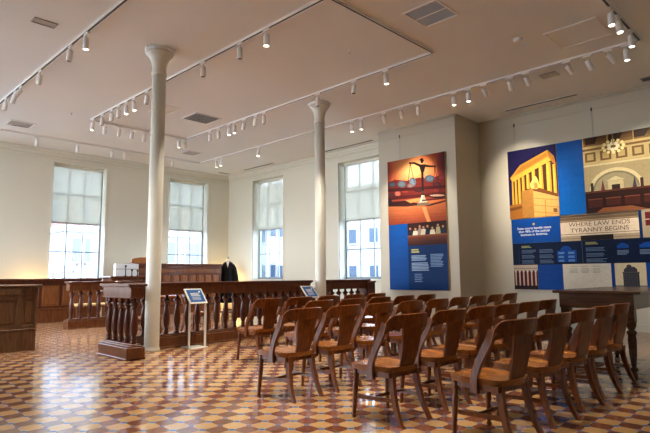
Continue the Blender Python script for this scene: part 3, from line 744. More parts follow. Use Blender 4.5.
k.build('group_photograph', B, y=-.0552)

# --- wall display: local x = 5.68 - world y
W = thing('exhibit_display', 'wide blue exhibit display of courthouse photographs and text panels on the right wall', 'display', (XD-.001, 5.68, 0), -PI/2)
XR = 4.4
def pic(name, x0, z0, x1, z1, th=.055): return board_panel(W, name+'_backing', x0, z0, x1, z1, th)
# temple photograph
x0, x1, z0, z1 = 0, 1.17, 2.51, 4.18
pic('temple_photograph', x0, z0, x1, z1)
k = Ink(); k.grad(x0, z0, x1, z1, (58, 34, 70), (26, 20, 70), 8)
G1, G2, G3, GD = (234, 178, 66), (214, 150, 50), (170, 104, 34), (74, 40, 18)
def tp(pts):
    o = []
    for x, y in pts:
        q = (x-15)/270; yt, yb = 38-q*44, 405-q*19
        o.append((max(0, min(1.17, q*1.17)), max(2.51, min(4.18, 4.18-(y-yt)/(yb-yt)*1.67))))
    return o
k.poly(tp([(38, 200), (245, 80), (285, 90), (285, 300), (90, 300), (38, 330)]), GD)
k.poly(tp([(26, 180), (85, 110), (240, 28), (262, 62), (245, 88), (36, 200)]), G2)
k.poly(tp([(50, 165), (92, 118), (232, 45), (236, 62), (90, 148)]), (186, 124, 44))
k.poly(tp([(26, 182), (90, 152), (243, 66), (262, 62), (262, 82), (243, 92), (36, 204)]), G1)
k.poly(tp([(240, 28), (272, 62), (280, 110), (262, 96), (243, 66)]), (168, 112, 40))
for xa, ya, yb_, w_ in [(38, 205, 330, 9), (56, 196, 326, 11), (76, 186, 320, 13), (99, 174, 262, 14), (126, 160, 240, 15), (158, 142, 240, 17), (198, 120, 255, 19), (240, 98, 262, 22), (270, 108, 270, 14)]:
    k.poly(tp([(xa-w_/2, ya), (xa+w_/2, ya-4), (xa+w_/2+2, yb_), (xa-w_/2-1, yb_)]), G1); k.poly(tp([(xa+w_*.12, ya-2), (xa+w_/2, ya-4), (xa+w_/2+2, yb_), (xa+w_*.15, yb_)]), G2)
k.poly(tp([(15, 330), (90, 318), (90, 405), (15, 405)]), G3); k.poly(tp([(15, 345), (85, 330), (85, 345), (15, 362)]), (120, 74, 30))
k.poly(tp([(88, 252), (152, 238), (152, 405), (88, 405)]), (176, 122, 52)); k.poly(tp([(152, 238), (292, 280), (292, 405), (152, 405)]), (216, 164, 88))
k.poly(tp([(152, 238), (180, 232), (292, 268), (292, 284), (152, 250)]), (112, 66, 28))
k.poly(tp([(140, 238), (135, 215), (150, 190), (158, 170), (172, 172), (182, 195), (190, 232), (170, 242)]), (230, 184, 100)); k.poly(tp([(158, 205), (176, 210), (180, 236), (160, 238)]), (180, 126, 56))
for y_ in (290, 328, 364): k.poly(tp([(152, y_-2), (292, y_+10), (292, y_+13), (152, y_+1)]), (164, 112, 52))
k.poly(tp([(212, 300), (216, 300), (216, 400), (212, 400)]), (164, 112, 52)); k.poly(tp([(255, 345), (275, 347), (275, 368), (255, 366)]), (128, 82, 36))
k.build('temple_photograph', W, y=-.0552)
# blue panel
pic('blue_panel', 1.17, 2.51, 1.745, 4.18, .045); k = Ink(); k.grad(1.17, 2.51, 1.745, 4.18, (0, 92, 176), (0, 66, 140), 8); k.build('blue_panel', W, y=-.0452)
# courtroom photograph
x0, x1, z0, z1 = 1.745, XR, 2.50, 4.18
pic('courtroom_photograph', x0, z0, x1, z1)
k = Ink(); k.rect(x0, z0, x1, z1, (170, 148, 106))
k.grad(x0, 3.92, x1, 4.18, (150, 112, 58), (96, 66, 34), 4)
for q in range(6): k.poly([(x0+.05+.5*q, 4.18), (x0+.32+.5*q, 4.18), (x0+.26+.48*q, 4.02), (x0+.06+.46*q, 4.02)], (58, 36, 20)); k.rect(x0+.5*q, 3.98, x0+.02+.5*q, 4.18, (196, 160, 92))
k.rect(x0, 3.93, x1, 3.98, (206, 178, 116)); k.rect(x0, 3.88, x1, 3.92, (120, 88, 44)); k.rect(x0, 3.58, x1, 3.88, (196, 172, 116))
for q in range(9): k.rect(x0+.04+.31*q, 3.63, x0+.26+.31*q, 3.84, (118, 88, 46)); k.rect(x0+.085+.31*q, 3.67, x0+.215+.31*q, 3.80, (186, 160, 104))
k.rect(x0, 3.53, x1, 3.57, (214, 196, 150)); k.rect(x0, 2.98, x1, 3.53, (168, 152, 112))
k.circ(x0+.62, 3.0, .52, (214, 196, 150), 0, 180, 24, .44); k.circ(x0+.62, 3.0, .45, (128, 118, 92), 0, 180, 24, .37); k.circ(x0+.62, 3.0, .41, (156, 146, 112), 0, 180, 24, .33)
k.poly([(x0+.44, 3.17), (x0+.62, 3.26), (x0+.80, 3.17)], (206, 190, 144)); k.rect(x0+.47, 2.9, x0+.77, 3.16, (196, 180, 138)); k.rect(x0+.54, 2.9, x0+.70, 3.08, (50, 36, 28))
k.poly([(x0+1.28, 3.36), (x0+1.50, 3.46), (x0+1.72, 3.36)], (216, 200, 154)); k.rect(x0+1.32, 2.9, x0+1.68, 3.34, (200, 184, 142)); k.rect(x0+1.42, 2.9, x0+1.60, 3.14, (44, 32, 26)); k.rect(x0+1.42, 3.18, x0+1.60, 3.26, (228, 200, 130))
k.poly([(x0+2.0, 3.36), (x0+2.20, 3.46), (x0+2.42, 3.36)], (216, 200, 154)); k.rect(x0+2.04, 2.9, x0+2.38, 3.34, (200, 184, 142)); k.rect(x0+2.12, 2.9, x0+2.3, 3.14, (60, 90, 80))
for xx in (.12, 1.08): k.rect(x0+xx, 2.98, x0+xx+.06, 3.16, (60, 44, 36))
for xx, cc in ((.32, (110, 50, 40)), (.93, (70, 60, 80))): k.poly([(x0+xx, 2.96), (x0+xx+.09, 2.96), (x0+xx+.05, 3.22)], cc)
k.rect(x0, 2.5, x1, 2.98, (44, 20, 16)); k.rect(x0, 2.94, x1, 2.98, (88, 44, 30))
for q in range(7): k.rect(x0+.05+.36*q, 2.62+.02*(q % 2), x0+.34+.36*q, 2.80, (66, 30, 22)); k.rect(x0+.05+.36*q, 2.79, x0+.34+.36*q, 2.81, (120, 66, 44))
k.poly([(x0+.2, 2.5), (x0+1.2, 2.5), (x0+.9, 2.60), (x0+.35, 2.60)], (136, 82, 48)); k.poly([(x0+1.5, 2.5), (x0+2.2, 2.56), (x0+2.2, 2.52), (x0+1.8, 2.5)], (190, 160, 130))
Gc = (255, 232, 160)
for a in range(12):
    q = 2*PI*a/12; k.circ(x0+.62+.20*math.cos(q), 3.90+.13*math.sin(q), .035, Gc, n=8); k.l -= 1
k.l += 1
for a in range(7):
    q = 2*PI*a/7; k.circ(x0+.62+.09*math.cos(q), 3.90+.07*math.sin(q), .04, (255, 244, 200), n=8); k.l -= 1
k.l += 1; k.rect(x0+.61, 3.95, x0+.63, 4.18, (150, 110, 50))
k.build('courtroom_photograph', W, y=-.0552)
# quote panel
pic('quote_panel', .02, 1.92, 1.17, 2.50, .05); k = Ink(); k.rect(.02, 1.92, 1.17, 2.50, (0, 70, 152)); k.circ(.56, 2.36, .028, (190, 170, 70), n=12); k.build('quote_panel', W, y=-.0502)
M['print_white'] = plain('printed_white_ink', (.72, .74, .78), .5)
M['print_dark'] = plain('printed_brown_ink', (.07, .035, .018), .7)  # dark brown of the printed letters
text('State courts handle more\nthan 98% of the judicial\nbusiness in America.', .078, M['print_white'], W, (.56, -.0515, 2.245), font_space=.95)
# frieze photograph with the carved inscription
x0, x1 = 1.17, 2.74
pic('inscription_photograph', x0, 1.92, x1, 2.49, .05)
k = Ink(); k.rect(x0, 1.92, x1, 2.49, (232, 212, 184)); k.grad(x0, 2.34, x1, 2.49, (128, 104, 78), (92, 74, 56), 4); k.rect(x0, 2.36, x1, 2.375, (176, 152, 118)); k.rect(x0, 2.43, x1, 2.44, (150, 128, 98))
k.rect(x0, 2.06, x1, 2.075, (140, 118, 92)); k.rect(x0, 1.92, x1, 2.03, (178, 158, 130)); k.rect(x0, 1.965, x1, 1.975, (130, 110, 86)); k.rect(x0+.42, 1.92, x0+1.08, 2.03, (34, 24, 22))
k.build('inscription_photograph', W, y=-.0502)
text('WHERE LAW ENDS', .135, M['print_dark'], W, (x0+.80, -.0520, 2.235), sx=1.06)
text('TYRANNY BEGINS', .135, M['print_dark'], W, (x0+.80, -.0520, 2.105), sx=1.06)
# library photograph
pic('library_photograph', 2.80, 1.92, XR, 2.49, .05); k = Ink(); k.rect(2.80, 1.92, XR, 2.49, (176, 160, 132))
for q in range(5): k.rect(2.86+.32*q, 2.16, 3.10+.32*q, 2.44, (96, 30, 30)); k.rect(2.86+.32*q, 2.28, 3.10+.32*q, 2.30, (196, 180, 150))
k.build('library_photograph', W, y=-.0502)
pic('blue_strip', 2.74, 1.92, 2.80, 2.49, .04); k = Ink(); k.rect(2.74, 1.92, 2.80, 2.49, (0, 40, 92)); k.build('blue_strip', W, y=-.0402)
# dark information band
pic('text_band', .02, 1.41, XR, 1.92, .045); k = Ink(); k.rect(.02, 1.41, XR, 1.92, (2, 20, 52)); k.rect(.17, 1.43, .178, 1.90, (20, 44, 84)); k.rect(1.60, 1.43, 1.61, 1.92, (70, 84, 104))
k.lines(.24, 1.86, .24, 2, .03, .02, (150, 150, 96), 1)
for q in range(3): k.lines(.24, 1.76-.12*q, .34, 3, .030, .018, (78, 98, 130), q+2); k.lines(.66, 1.76-.12*q, .34, 3, .030, .018, (78, 98, 130), q+12)
k.rect(1.06, 1.46, 1.48, 1.72, (4, 62, 142)); k.circ(1.26, 1.72, .12, (4, 62, 142), 0, 180, 12, .10)
for q in range(2):
    for j in range(3): k.lines(1.09+.21*q, 1.68-.085*j, .15, 2, .026, .014, (110, 160, 214), q*3+j+30)
k.lines(1.68, 1.88, .27, 2, .03, .022, (150, 150, 96), 21)
for q in range(3): k.lines(1.68, 1.76-.12*q, .42, 3, .030, .018, (86, 108, 140), q+50)
for xx, w in ((2.30, .22), (2.72, .34), (3.3, .22), (3.75, .3)):
    k.rect(xx, 1.72, xx+w, 1.79, (10, 66, 146)); k.circ(xx+w/2, 1.79, w*.36, (10, 66, 146), 0, 180, 10, .04); k.lines(xx, 1.68, w, 4, .026, .014, (110, 130, 160), int(xx*10))
k.build('text_band', W, y=-.0452)
# lower row
pic('red_hall_photograph', .03, .84, .60, 1.41, .05); k = Ink(); k.rect(.03, .84, .60, 1.41, (92, 22, 20)); k.rect(.03, 1.28, .60, 1.41, (196, 176, 158)); k.rect(.03, .84, .60, .93, (40, 20, 20))
for q in range(6): k.rect(.06+.095*q, .93, .09+.095*q, 1.28, (206, 188, 172)); k.rect(.052+.095*q, 1.24, .098+.095*q, 1.28, (220, 204, 188))
k.rect(.03, 1.32, .60, 1.335, (130, 108, 96)); k.build('red_hall_photograph', W, y=-.0502)
pic('plain_blue_panel', .60, .84, 1.17, 1.41, .045); k = Ink(); k.grad(.60, .84, 1.17, 1.41, (0, 70, 156), (0, 60, 140), 4); k.build('plain_blue_panel', W, y=-.0452)
pic('white_text_panel', 1.17, .84, 2.16, 1.41, .05); k = Ink(); k.rect(1.17, .84, 2.16, 1.41, (222, 214, 194))
for q in range(3): k.lines(1.32+.24*q, 1.36, .16, 1, .03, .012, (170, 164, 150), q); k.lines(1.32+.24*q, 1.31, .17, 4, .028, .010, (150, 146, 136), q+5)
k.build('white_text_panel', W, y=-.0502)
pic('blue_divider', 2.16, .84, 2.23, 1.41, .045); k = Ink(); k.rect(2.16, .84, 2.23, 1.41, (0, 56, 132)); k.build('blue_divider', W, y=-.0452)
pic('tower_photograph', 2.23, .84, 2.81, 1.41, .05); k = Ink(); k.rect(2.23, .84, 2.81, 1.41, (216, 200, 164)); k.rect(2.23, .84, 2.81, .95, (104, 112, 120))
k.rect(2.38, .84, 2.68, 1.22, (52, 52, 58)); k.poly([(2.40, 1.22), (2.40, 1.28), (2.46, 1.33), (2.60, 1.33), (2.65, 1.28), (2.65, 1.22)], (62, 60, 64)); k.circ(2.50, 1.33, .05, (70, 66, 68), 0, 180, 10); k.rect(2.37, 1.20, 2.69, 1.225, (82, 80, 80))
for i_ in range(6):
    for j_ in range(7): k.rect(2.40+.045*i_, .88+.045*j_, 2.42+.045*i_, .905+.045*j_, (92, 92, 96)); k.l -= 1
k.l += 1; k.build('tower_photograph', W, y=-.0502)
pic('end_blue_panel', 2.81, .84, XR, 1.41, .045); k = Ink(); k.rect(2.81, .84, XR, 1.41, (0, 66, 148)); k.build('end_blue_panel', W, y=-.0452)
# hanging wires
for (px_, py_, z0_, l_) in [(XC-.012, 8.10, 4.19, 'thin hanging wire above the scales of justice banner'), (XD-.012, 5.50, 4.18, 'left one of the two hanging wires above the exhibit display'), (XD-.012, 3.72, 4.18, 'right one of the two hanging wires above the exhibit display')]:
    t = thing('hanging_wire', l_, 'wire', (px_, py_, z0_), 0, 'display hanging wires')
    MB().lathe([(.004, 0), (.004, .62)], n=6).build('wire', M['greyplate'], t); MB().box(-.012, -.012, .60, .010, .012, .68, .003).build('wire_hook', M['black'], t)

# pole on the east wall
t = thing('wall_pole', 'thin pale upright pole with a knob on the wall between the two right hand windows', 'pole', (XB-.06, 11.72, 1.12))
MB().lathe([(.016, 0), (.014, 2.75)], n=10).build('shaft', M['edge'], t)
MB().lathe([(.014, 2.75), (.05, 2.80), (.055, 2.88), (.035, 2.96), (.01, 2.98)], n=12).build('knob', M['greyplate'], t)
MB().box(-.02, -.02, .3, .06, .02, .34).box(-.02, -.02, 2.2, .06, .02, 2.24).build('bracket', M['greyplate'], t)

# ------------------------------------------------------------------ track lighting
def track(name_lab, a, b):
    a, b = Vector(a), Vector(b); L = (b-a).length; ang = math.atan2((b-a).y, (b-a).x)
    t = thing('lighting_track', name_lab, 'track', (a.x, a.y, H), ang, 'ceiling lighting tracks')
    MB().box(0, -.028, -.036, L, -.019, 0).box(0, .019, -.036, L, .028, 0).box(0, -.019, -.012, L, .019, 0).box(0, -.05, -.004, L, -.02, 0).box(0, .02, -.004, L, .05, 0).build('rail', M['white'], t)
    MB().box(0, -.0188, -.029, L, .0188, -.0125).build('conductor_slot', M['black'], t)
    return t
TR = {
 'a': ('leftmost long lighting track, nearest the left edge', (3.05, 2.16), (3.05, 15.43)),
 'b': ('second long lighting track from the left, left side of the inner rectangle', (5.0, 4.82), (5.0, 12.93)),
 'c': ('long lighting track passing before the capital of the middle column', (7.65, 4.86), (7.65, 12.93)),
 'd': ('longest lighting track, running past the windows to the right edge', (9.68, 2.16), (9.68, 15.43)),
 'e': ('cross track closing the inner rectangle near the camera', (5.0, 4.82), (7.65, 4.82)),
 'f': ('cross track closing the inner rectangle at its far end, behind the near column', (5.0, 12.97), (7.65, 12.97)),
 'g': ('cross track nearest the wall of the leftmost window', (3.05, 15.47), (9.68, 15.47)),
 'h': ('track running off the top edge at the upper right corner', (3.05, 2.12), (9.68, 2.12)),
}
for kk, v in TR.items(): track(v[0], v[1], v[2])
def spot_proto():
    t = thing('track_spotlight', 'x', 'spotlight')
    MB().box(-.075, -.018, -.066, .075, .018, -.036, .004).build('adapter', M['white'], t)
    MB().lathe([(.008, -.125), (.008, -.066)], n=8).build('stem', M['white'], t)
    hd = MB().lathe([(.030, .0), (.046, -.012), (.048, -.05), (.048, -.19), (.044, -.20), (.042, -.20), (.040, -.185), (.0, -.183)], n=18, cap=False).build('lamp_head', M['white'], t)
    hd.location = (0, 0, -.115)
    ln = MB().lathe([(.038, -.190), (.038, -.186)], n=16).build('lens', M['lens'], hd)
    remember(t)
    return t
SP = spot_proto()
lens_off_mesh = MB().lathe([(.038, -.190), (.038, -.186)], n=16)
_lo = None
def spot_light(name, loc, target, power, size, col):
    ld = bpy.data.lights.new(name, 'SPOT'); ld.energy = power*(1.0 if size == 60 else (.75 if size > 60 else .9)); ld.spot_size = math.radians(size); ld.spot_blend = .8; ld.shadow_soft_size = .05; ld.color = col
    o = bpy.data.objects.new(name, ld); C.objects.link(o); o.location = loc
    o.rotation_euler = (Vector(target)-Vector(loc)).to_track_quat('-Z', 'Y').to_euler()
    return o
sp_used = False
def heads(track_words, ax, c, items):
    """items: (position, tilt target (x,y,z) or None, lit, power)"""
    global sp_used
    n = len(items)
    for k, (p, tgt, lit, power, size) in enumerate(items):
        t = copy_tree(SP)
        x, y = (c, p) if ax == 'y' else (p, c)
        t.location = (x, y, H)
        az = PI/2 if ax == 'y' else 0
        t.rotation_euler = (0, 0, az)
        hd = [q for q in C.objects if q.parent == t and q.name.startswith('lamp_head')][0]
        base = Vector((x, y, H-.115))
        if tgt is not None:
            d = (Vector(tgt)-base).normalized()
            q = Vector((0, 0, -1)).rotation_difference(d)
            hd.rotation_mode = 'QUATERNION'; hd.rotation_quaternion = Quaternion((0, 0, 1), -az) @ q
        else: d = Vector((0, 0, -1))
        if not lit:
            ln = [q for q in C.objects if q.parent == hd][0]; me = lens_off; ln.data = me
        if power:
            s = spot_light('spot_beam', base+d*.20, base+d*3, power, size, (1, .88, .72))
        w = ('the end head' if n == 1 else ('first' if k == 0 else ('last' if k == n-1 else ORD[k])))
        t['label'] = 'white cylinder spotlight, %s counting from the left on the %s' % (w, track_words)
        t['group'] = 'track spotlights'
_t = lens_off_mesh.build('lens', M['lens_off']); lens_off = _t.data; bpy.data.objects.remove(_t)
FW = (9, 17, 1.5)
heads('leftmost track', 'y', 3.05, [(12.59, (2.6, 12.9, 1), 0, 0, 0), (11.96, (2.4, 12.6, 1), 0, 0, 0), (11.57, (1.6, 12.4, 2.6), 0, 0, 0), (10.41, (2.9, 10.9, 0), 0, 120, 60), (8.91, (2.7, 9.3, 0), 0, 120, 60), (8.25, (3.1, 8.3, 0), 1, 120, 60),
    (5.8, (3.3, 5.4, 0), 1, 150, 64), (4.4, (3.4, 4.4, 0), 1, 150, 64), (2.9, (3.2, 3.4, 0), 1, 100, 64)])  # these three heads are unseen, added to light chairs and floor
heads('second track', 'y', 5.0, [(12.84, (4.6, 13.2, 0), 1, 50, 60), (12.29, (4.6, 12.4, 0), 0, 50, 60), (11.78, (4.9, 11.8, 0), 0, 50, 60), (11.42, (5, 11.5, 0), 0, 50, 60), (11.05, (5.2, 10.8, 0), 1, 50, 60), (10.67, (5.4, 10.5, 0), 1, 50, 60), (10.08, (5, 10.0, 0), 0, 60, 60), (7.96, (5, 7.9, 0), 0, 110, 60), (6.85, (5, 6.8, 0), 0, 150, 60), (6.16, (4.9, 6.1, 0), 1, 150, 60)])
heads('third track', 'y', 7.65, [(11.78, (8.0, 11.9, 0), 0, 50, 60), (11.38, (7.8, 11.3, 0), 0, 50, 60), (10.91, (7.5, 10.7, 0), 1, 50, 60), (10.67, (7.4, 10.5, 0), 1, 50, 60), (10.26, (7, 11, 0), 0, 50, 60), (9.82, (7.4, 10.2, 0), 0, 50, 60), (9.50, (7.6, 9.5, 0), 0, 50, 60), (7.69, (7.6, 7.6, 0), 0, 100, 60), (6.66, (6.7, 6.3, 0), 0, 150, 60), (5.87, (7.8, 5.6, 0), 1, 150, 60)])
heads('long window-side track', 'y', 9.68, [(14.52, (10.0, 14.3, 0), 1, 50, 60), (14.20, (9.1, 14.4, 0), 1, 50, 60), (12.28, (9.1, 11.9, 0), 1, 50, 60),
    (8.52, (9.6, 8.4, 0), 1, 60, 60), (8.22, (9.8, 8.2, 0), 1, 60, 60), (7.51, (11.1, 8.1, 3.0), 1, 150, 46), (7.01, (11.1, 7.6, 3.4), 1, 170, 46), (6.54, (11.1, 7.3, 2.6), 1, 130, 46),
    (5.63, (9.6, 5.5, 0), 1, 60, 60), (5.29, (9.6, 5.2, 0), 1, 60, 60), (4.94, (12.2, 5.3, 3.4), 1, 170, 46), (4.39, (12.2, 5.0, 2.6), 1, 130, 46), (4.06, (12.2, 4.3, 3.2), 1, 120, 46), (3.30, (12.2, 2.7, 3.2), 1, 170, 46), (2.95, (12.2, 2.3, 1.9), 1, 130, 46), (2.61, (12.2, 1.4, 2.6), 1, 130, 46), (2.33, (9.7, 2.2, 0), 1, 30, 60)])
heads('far inner cross track', 'x', 12.97, [(5.36, (5.0, 13.8, 0), 0, 50, 60), (5.72, (5.8, 14.5, 0), 0, 50, 60), (6.06, (6, 13.7, 0), 0, 50, 60), (6.41, (6.8, 15.0, .6), 0, 60, 60), (7.42, (7.4, 13.2, 0), 1, 60, 60), (7.60, (9.5, 15.6, 1.3), 0, 130, 60)])
heads('cross track before the far windows', 'x', 15.47, [(4.54, None, 0, 0, 60), (5.62, (5.5, 15.6, 0), 0, 20, 60), (6.62, None, 0, 0, 60), (7.01, (7.5, 16.2, 0), 0, 20, 60), (8.63, (8.8, 16, 0), 1, 20, 60)])
heads('upper right track', 'x', 2.12, [(3.7, (3.8, 3.1, 0), 1, 120, 64), (4.7, (4.7, 3.1, 0), 1, 130, 64), (5.7, (5.7, 3.1, 0), 1, 80, 64), (6.9, (6.5, 2.8, 0), 1, 40, 60), (8.14, (7.6, 2, 0), 1, 50, 60), (8.48, (7.9, 1.5, 0), 1, 60, 60), (9.15, (8.9, 2.0, 0), 1, 60, 60)])  # first three heads are out of view, added to warm the chairs
for ch in [q for q in C.objects if q.parent == SP]:
    for g_ in [q for q in C.objects if q.parent == ch]: bpy.data.objects.remove(g_)
    bpy.data.objects.remove(ch)
bpy.data.objects.remove(SP)

# ------------------------------------------------------------------ ceiling fittings
def flat_rect(name, label, cat, x0, y0, x1, y1, fm, gm, slats=0, group=None, ax='x', fr=.035):
    t = thing(name, label, cat, ((x0+x1)/2, (y0+y1)/2, H), 0, group)
    w, h = (x1-x0)/2, (y1-y0)/2
    MB().box(-w, -h, -.016, w, -h+fr, 0, .003).box(-w, h-fr, -.016, w, h, 0, .003).box(-w, -h+fr, -.016, -w+fr, h-fr, 0, .003).box(w-fr, -h+fr, -.016, w, h-fr, 0, .003).build('frame', fm, t)
    MB().box(-w+fr, -h+fr, -.006, w-fr, h-fr, 0).build('backing', gm, t)
    if slats:
        m = MB()
        for k in range(1, slats):
            if ax == 'x': y = -h+fr+(2*h-2*fr)*k/slats; m.box(-w+fr, y-.004, -.013, w-fr, y+.004, -.006)
            else: x = -w+fr+(2*w-2*fr)*k/slats; m.box(x-.004, -h+fr, -.013, x+.004, h-fr, -.006)
        m.build('louvre', fm if name != 'slot_diffuser' else gm, t)
    return t
G = 'ceiling air grilles'
flat_rect('ceiling_diffuser', 'bluish louvred square ceiling panel at the top edge', 'ceiling vent', 6.15, 3.80, 6.79, 4.40, M['white'], M['gridblue'], 0, G)
MB().box(6.46, 3.83, H-.014, 6.475, 4.37, H-.006).build('mullion', M['white'], None)
_m = list(C.objects)[-1]; _d = [q for q in C.objects if q.name.startswith('ceiling_diffuser')][0]; _m.parent = _d; _m.location = -_d.location
flat_rect('ceiling_diffuser', 'dark square ceiling grille right of the near column', 'ceiling vent', 6.54, 10.70, 7.28, 11.36, M['white'], M['grille'], 8, G)
flat_rect('ceiling_diffuser', 'pale square ceiling grille beside the near column, partly behind it', 'ceiling vent', 5.70, 10.70, 6.18, 11.42, M['white'], M['trim'], 6, G)
flat_rect('ceiling_diffuser', 'flat square ceiling grille at the left edge with a black slot', 'ceiling vent', 3.60, 14.35, 4.18, 14.86, M['white'], M['greyplate'], 0, G)
flat_rect('slot_diffuser', 'small dark slot grille high above the far left wall', 'ceiling vent', 3.72, 14.70, 4.14, 14.83, M['white'], M['black'], 0, G, fr=.01).location.z = H-.016
flat_rect('ceiling_diffuser', 'square ceiling grille near the far cross track, right of the near column', 'ceiling vent', 8.45, 14.2, 8.97, 14.7, M['white'], M['greyplate'], 5, G)
flat_rect('cover_plate', 'small grey cover plate in the upper left of the ceiling', 'cover plate', 2.32, 8.33, 2.66, 8.52, M['greyplate'], M['greyplate'], 0, 'ceiling cover plates', fr=.02)
flat_rect('slot_diffuser', 'long dark slot diffuser above the window beside the scales banner', 'ceiling vent', 11.52, 9.40, 11.66, 11.40, M['trim'], M['grille'], 3, G, 'y', fr=.02)
flat_rect('slot_diffuser', 'long dark slot diffuser above the exhibit display', 'ceiling vent', 11.70, 3.82, 11.84, 5.50, M['trim'], M['grille'], 3, G, 'y', fr=.02)
flat_rect('slot_diffuser', 'long dark slot diffuser above the window right of the room corner', 'ceiling vent', 11.46, 13.78, 11.60, 15.50, M['trim'], M['grille'], 3, G, 'y', fr=.02)
flat_rect('slot_diffuser', 'short dark slot grille by the far corner of the ceiling', 'ceiling vent', 11.1, 16.4, 11.6, 16.55, M['trim'], M['grille'], 0, G, fr=.02)
flat_rect('cover_plate', 'small grey cover plate above the exhibit display', 'cover plate', 10.08, 3.66, 10.34, 3.98, M['greyplate'], M['greyplate'], 0, 'ceiling cover plates', fr=.02)
flat_rect('slot_diffuser', 'small dark grille at the right edge of the ceiling', 'ceiling vent', 11.7, 2.3, 11.95, 2.62, M['greyplate'], M['grille'], 0, G, fr=.02)
flat_rect('access_panel', 'flush rectangular access panel in the ceiling at upper right', 'access panel', 8.34, 2.38, 9.14, 3.18, M['ceil'], M['ceil'], 0, None, fr=.02)
t = thing('smoke_detector', 'round white smoke detector right of the bluish ceiling panel', 'smoke detector', (8.22, 3.55, H))
MB().lathe([(.05, -.05), (.07, -.04), (.075, -.015), (.075, 0)], n=20).build('housing', M['white'], t); MB().lathe([(.02, -.056), (.022, -.05)], n=12).build('sensor', M['greyplate'], t)
for x, y, l in [(6.58, 5.84, 'tiny ceiling sprinkler rosette inside the inner track rectangle'), (4.47, 12.8, 'small ceiling sprinkler left of the inner track rectangle')]:
    t = thing('sprinkler', l, 'sprinkler', (x, y, H), 0, 'ceiling sprinklers')
    MB().lathe([(.035, -.008), (.035, 0)], n=14).build('rosette', M['white'], t); MB().lathe([(.012, -.04), (.008, -.03), (.008, -.008)], n=8).build('nozzle', M['greyplate'], t)
t = thing('alarm_beacon', 'small dark red beacon on the far cross track, beside the near column', 'alarm', (6.62, 12.97, H-.037))
MB().lathe([(.03, -.10), (.06, -.085), (.065, -.03), (.05, 0)], n=16).build('dome', M['red'], t)

# ------------------------------------------------------------------ outside
struct(MB().box(-60, -60, -4.3, 110, 110, -4.1).build('ground', M['asphalt']))
def facade(name, label, x0, y0, x1, y1, z1, mat, face, rows, cols, zlo=-4.1, winh=1.5, trimc=None):
    t = thing(name, label, 'building', ((x0+x1)/2, (y0+y1)/2, zlo), 0, 'buildings across the street')
    w, d, h = (x1-x0)/2, (y1-y0)/2, z1-zlo
    MB().box(-w, -d, 0, w, d, h).build('wall', mat, t)
    MB().box(-w-.15, -d-.15, h, w+.15, d+.15, h+.35).build('roof', M['stone'], t)
    for r_ in range(rows):
        zc = 2.2+(h-3.2)*r_/max(1, rows-1) if rows > 1 else h/2
        for c_ in range(cols):
            f = (c_+.5)/cols
            if face == 'y':
                xc = -w+2*w*f; a = MB().box(xc-.6, -d-.12, zc-winh/2, xc+.6, -d+.05, zc+winh/2); g = MB().box(xc-.48, -d-.14, zc-winh/2+.12, xc+.48, -d-.12, zc+winh/2-.12)
            else:
                yc = -d+2*d*f; a = MB().box(-w-.12, yc-.6, zc-winh/2, -w+.05, yc+.6, zc+winh/2); g = MB().box(-w-.14, yc-.48, zc-winh/2+.12, -w-.12, yc+.48, zc+winh/2-.12)
            p_ = a.build('window', M['stone'], t); g.build('pane', M['winglass'], p_)
    return t
M['whitewash'] = plain('white_facade', (.33, .33, .325), .9)
facade('white_building', 'low white building nearest the street through the leftmost window', 10.5, 30.2, 21, 36, 3.7, M['whitewash'], 'y', 3, 6)
facade('brick_building', 'red brick building across the street through the leftmost window', 10, 42, 27, 52, 7.2, M['brick'], 'y', 3, 7)
facade('pale_building', 'pale tall building behind the brick one through the leftmost window', 14, 58, 44, 70, 12.5, M['stone'], 'y', 4, 9)
facade('cream_building', 'cream building through the window right of the near column', 27.6, 45, 48, 56, 6.0, M['stone2'], 'y', 3, 7)
facade('stone_building', 'white building close outside the window right of the room corner', 32, 34.5, 46, 43.5, 9.5, M['stone'], 'x', 4, 6)
facade('stone_building', 'white building outside the window beside the scales of justice banner', 36, 18, 48, 33, 9, M['stone2'], 'x', 4, 6)
t = thing('street_lamp', 'pale street lamp post seen through the leftmost window', 'street lamp', (10.9, 28.6, -4.1))
MB().lathe([(.14, 0), (.10, .4), (.06, 11.6)], n=10).build('pole', M['greyplate'], t)
for sx in (-1, 1):
    MB().tube((0, 0, 11.5), (sx*1.1, 0, 11.9), .04).build('arm', M['greyplate'], t); MB().box(sx*1.1-.25, -.12, 11.8, sx*1.1+.25, .12, 11.95, .03).build('lamp_head', M['greyplate'], t)
def bare_tree(x, y, h, label, seed):
    rnd = random.Random(seed); t = thing('bare_tree', label, 'tree', (x, y, -4.1), 0, 'bare winter trees in the street')
    m = MB()
    def br(p, d, L, r, lv):
        q = p+d*L; m.tube(p, q, r, r*.65, 5)
        if lv == 0: return
        for _ in range(3 if lv > 1 else 4):
            nd = (d+Vector((rnd.uniform(-.8, .8), rnd.uniform(-.8, .8), rnd.uniform(-.1, .5)))).normalized(); br(q, nd, L*rnd.uniform(.6, .85), r*.6, lv-1)
    br(Vector((0, 0, 0)), Vector((0, 0, 1)), h*.42, .13, 4)
    m.build('branches', M['bark'], t)
bare_tree(9.9, 25.2, 5.4, 'bare leafless tree low in the leftmost window', 1)

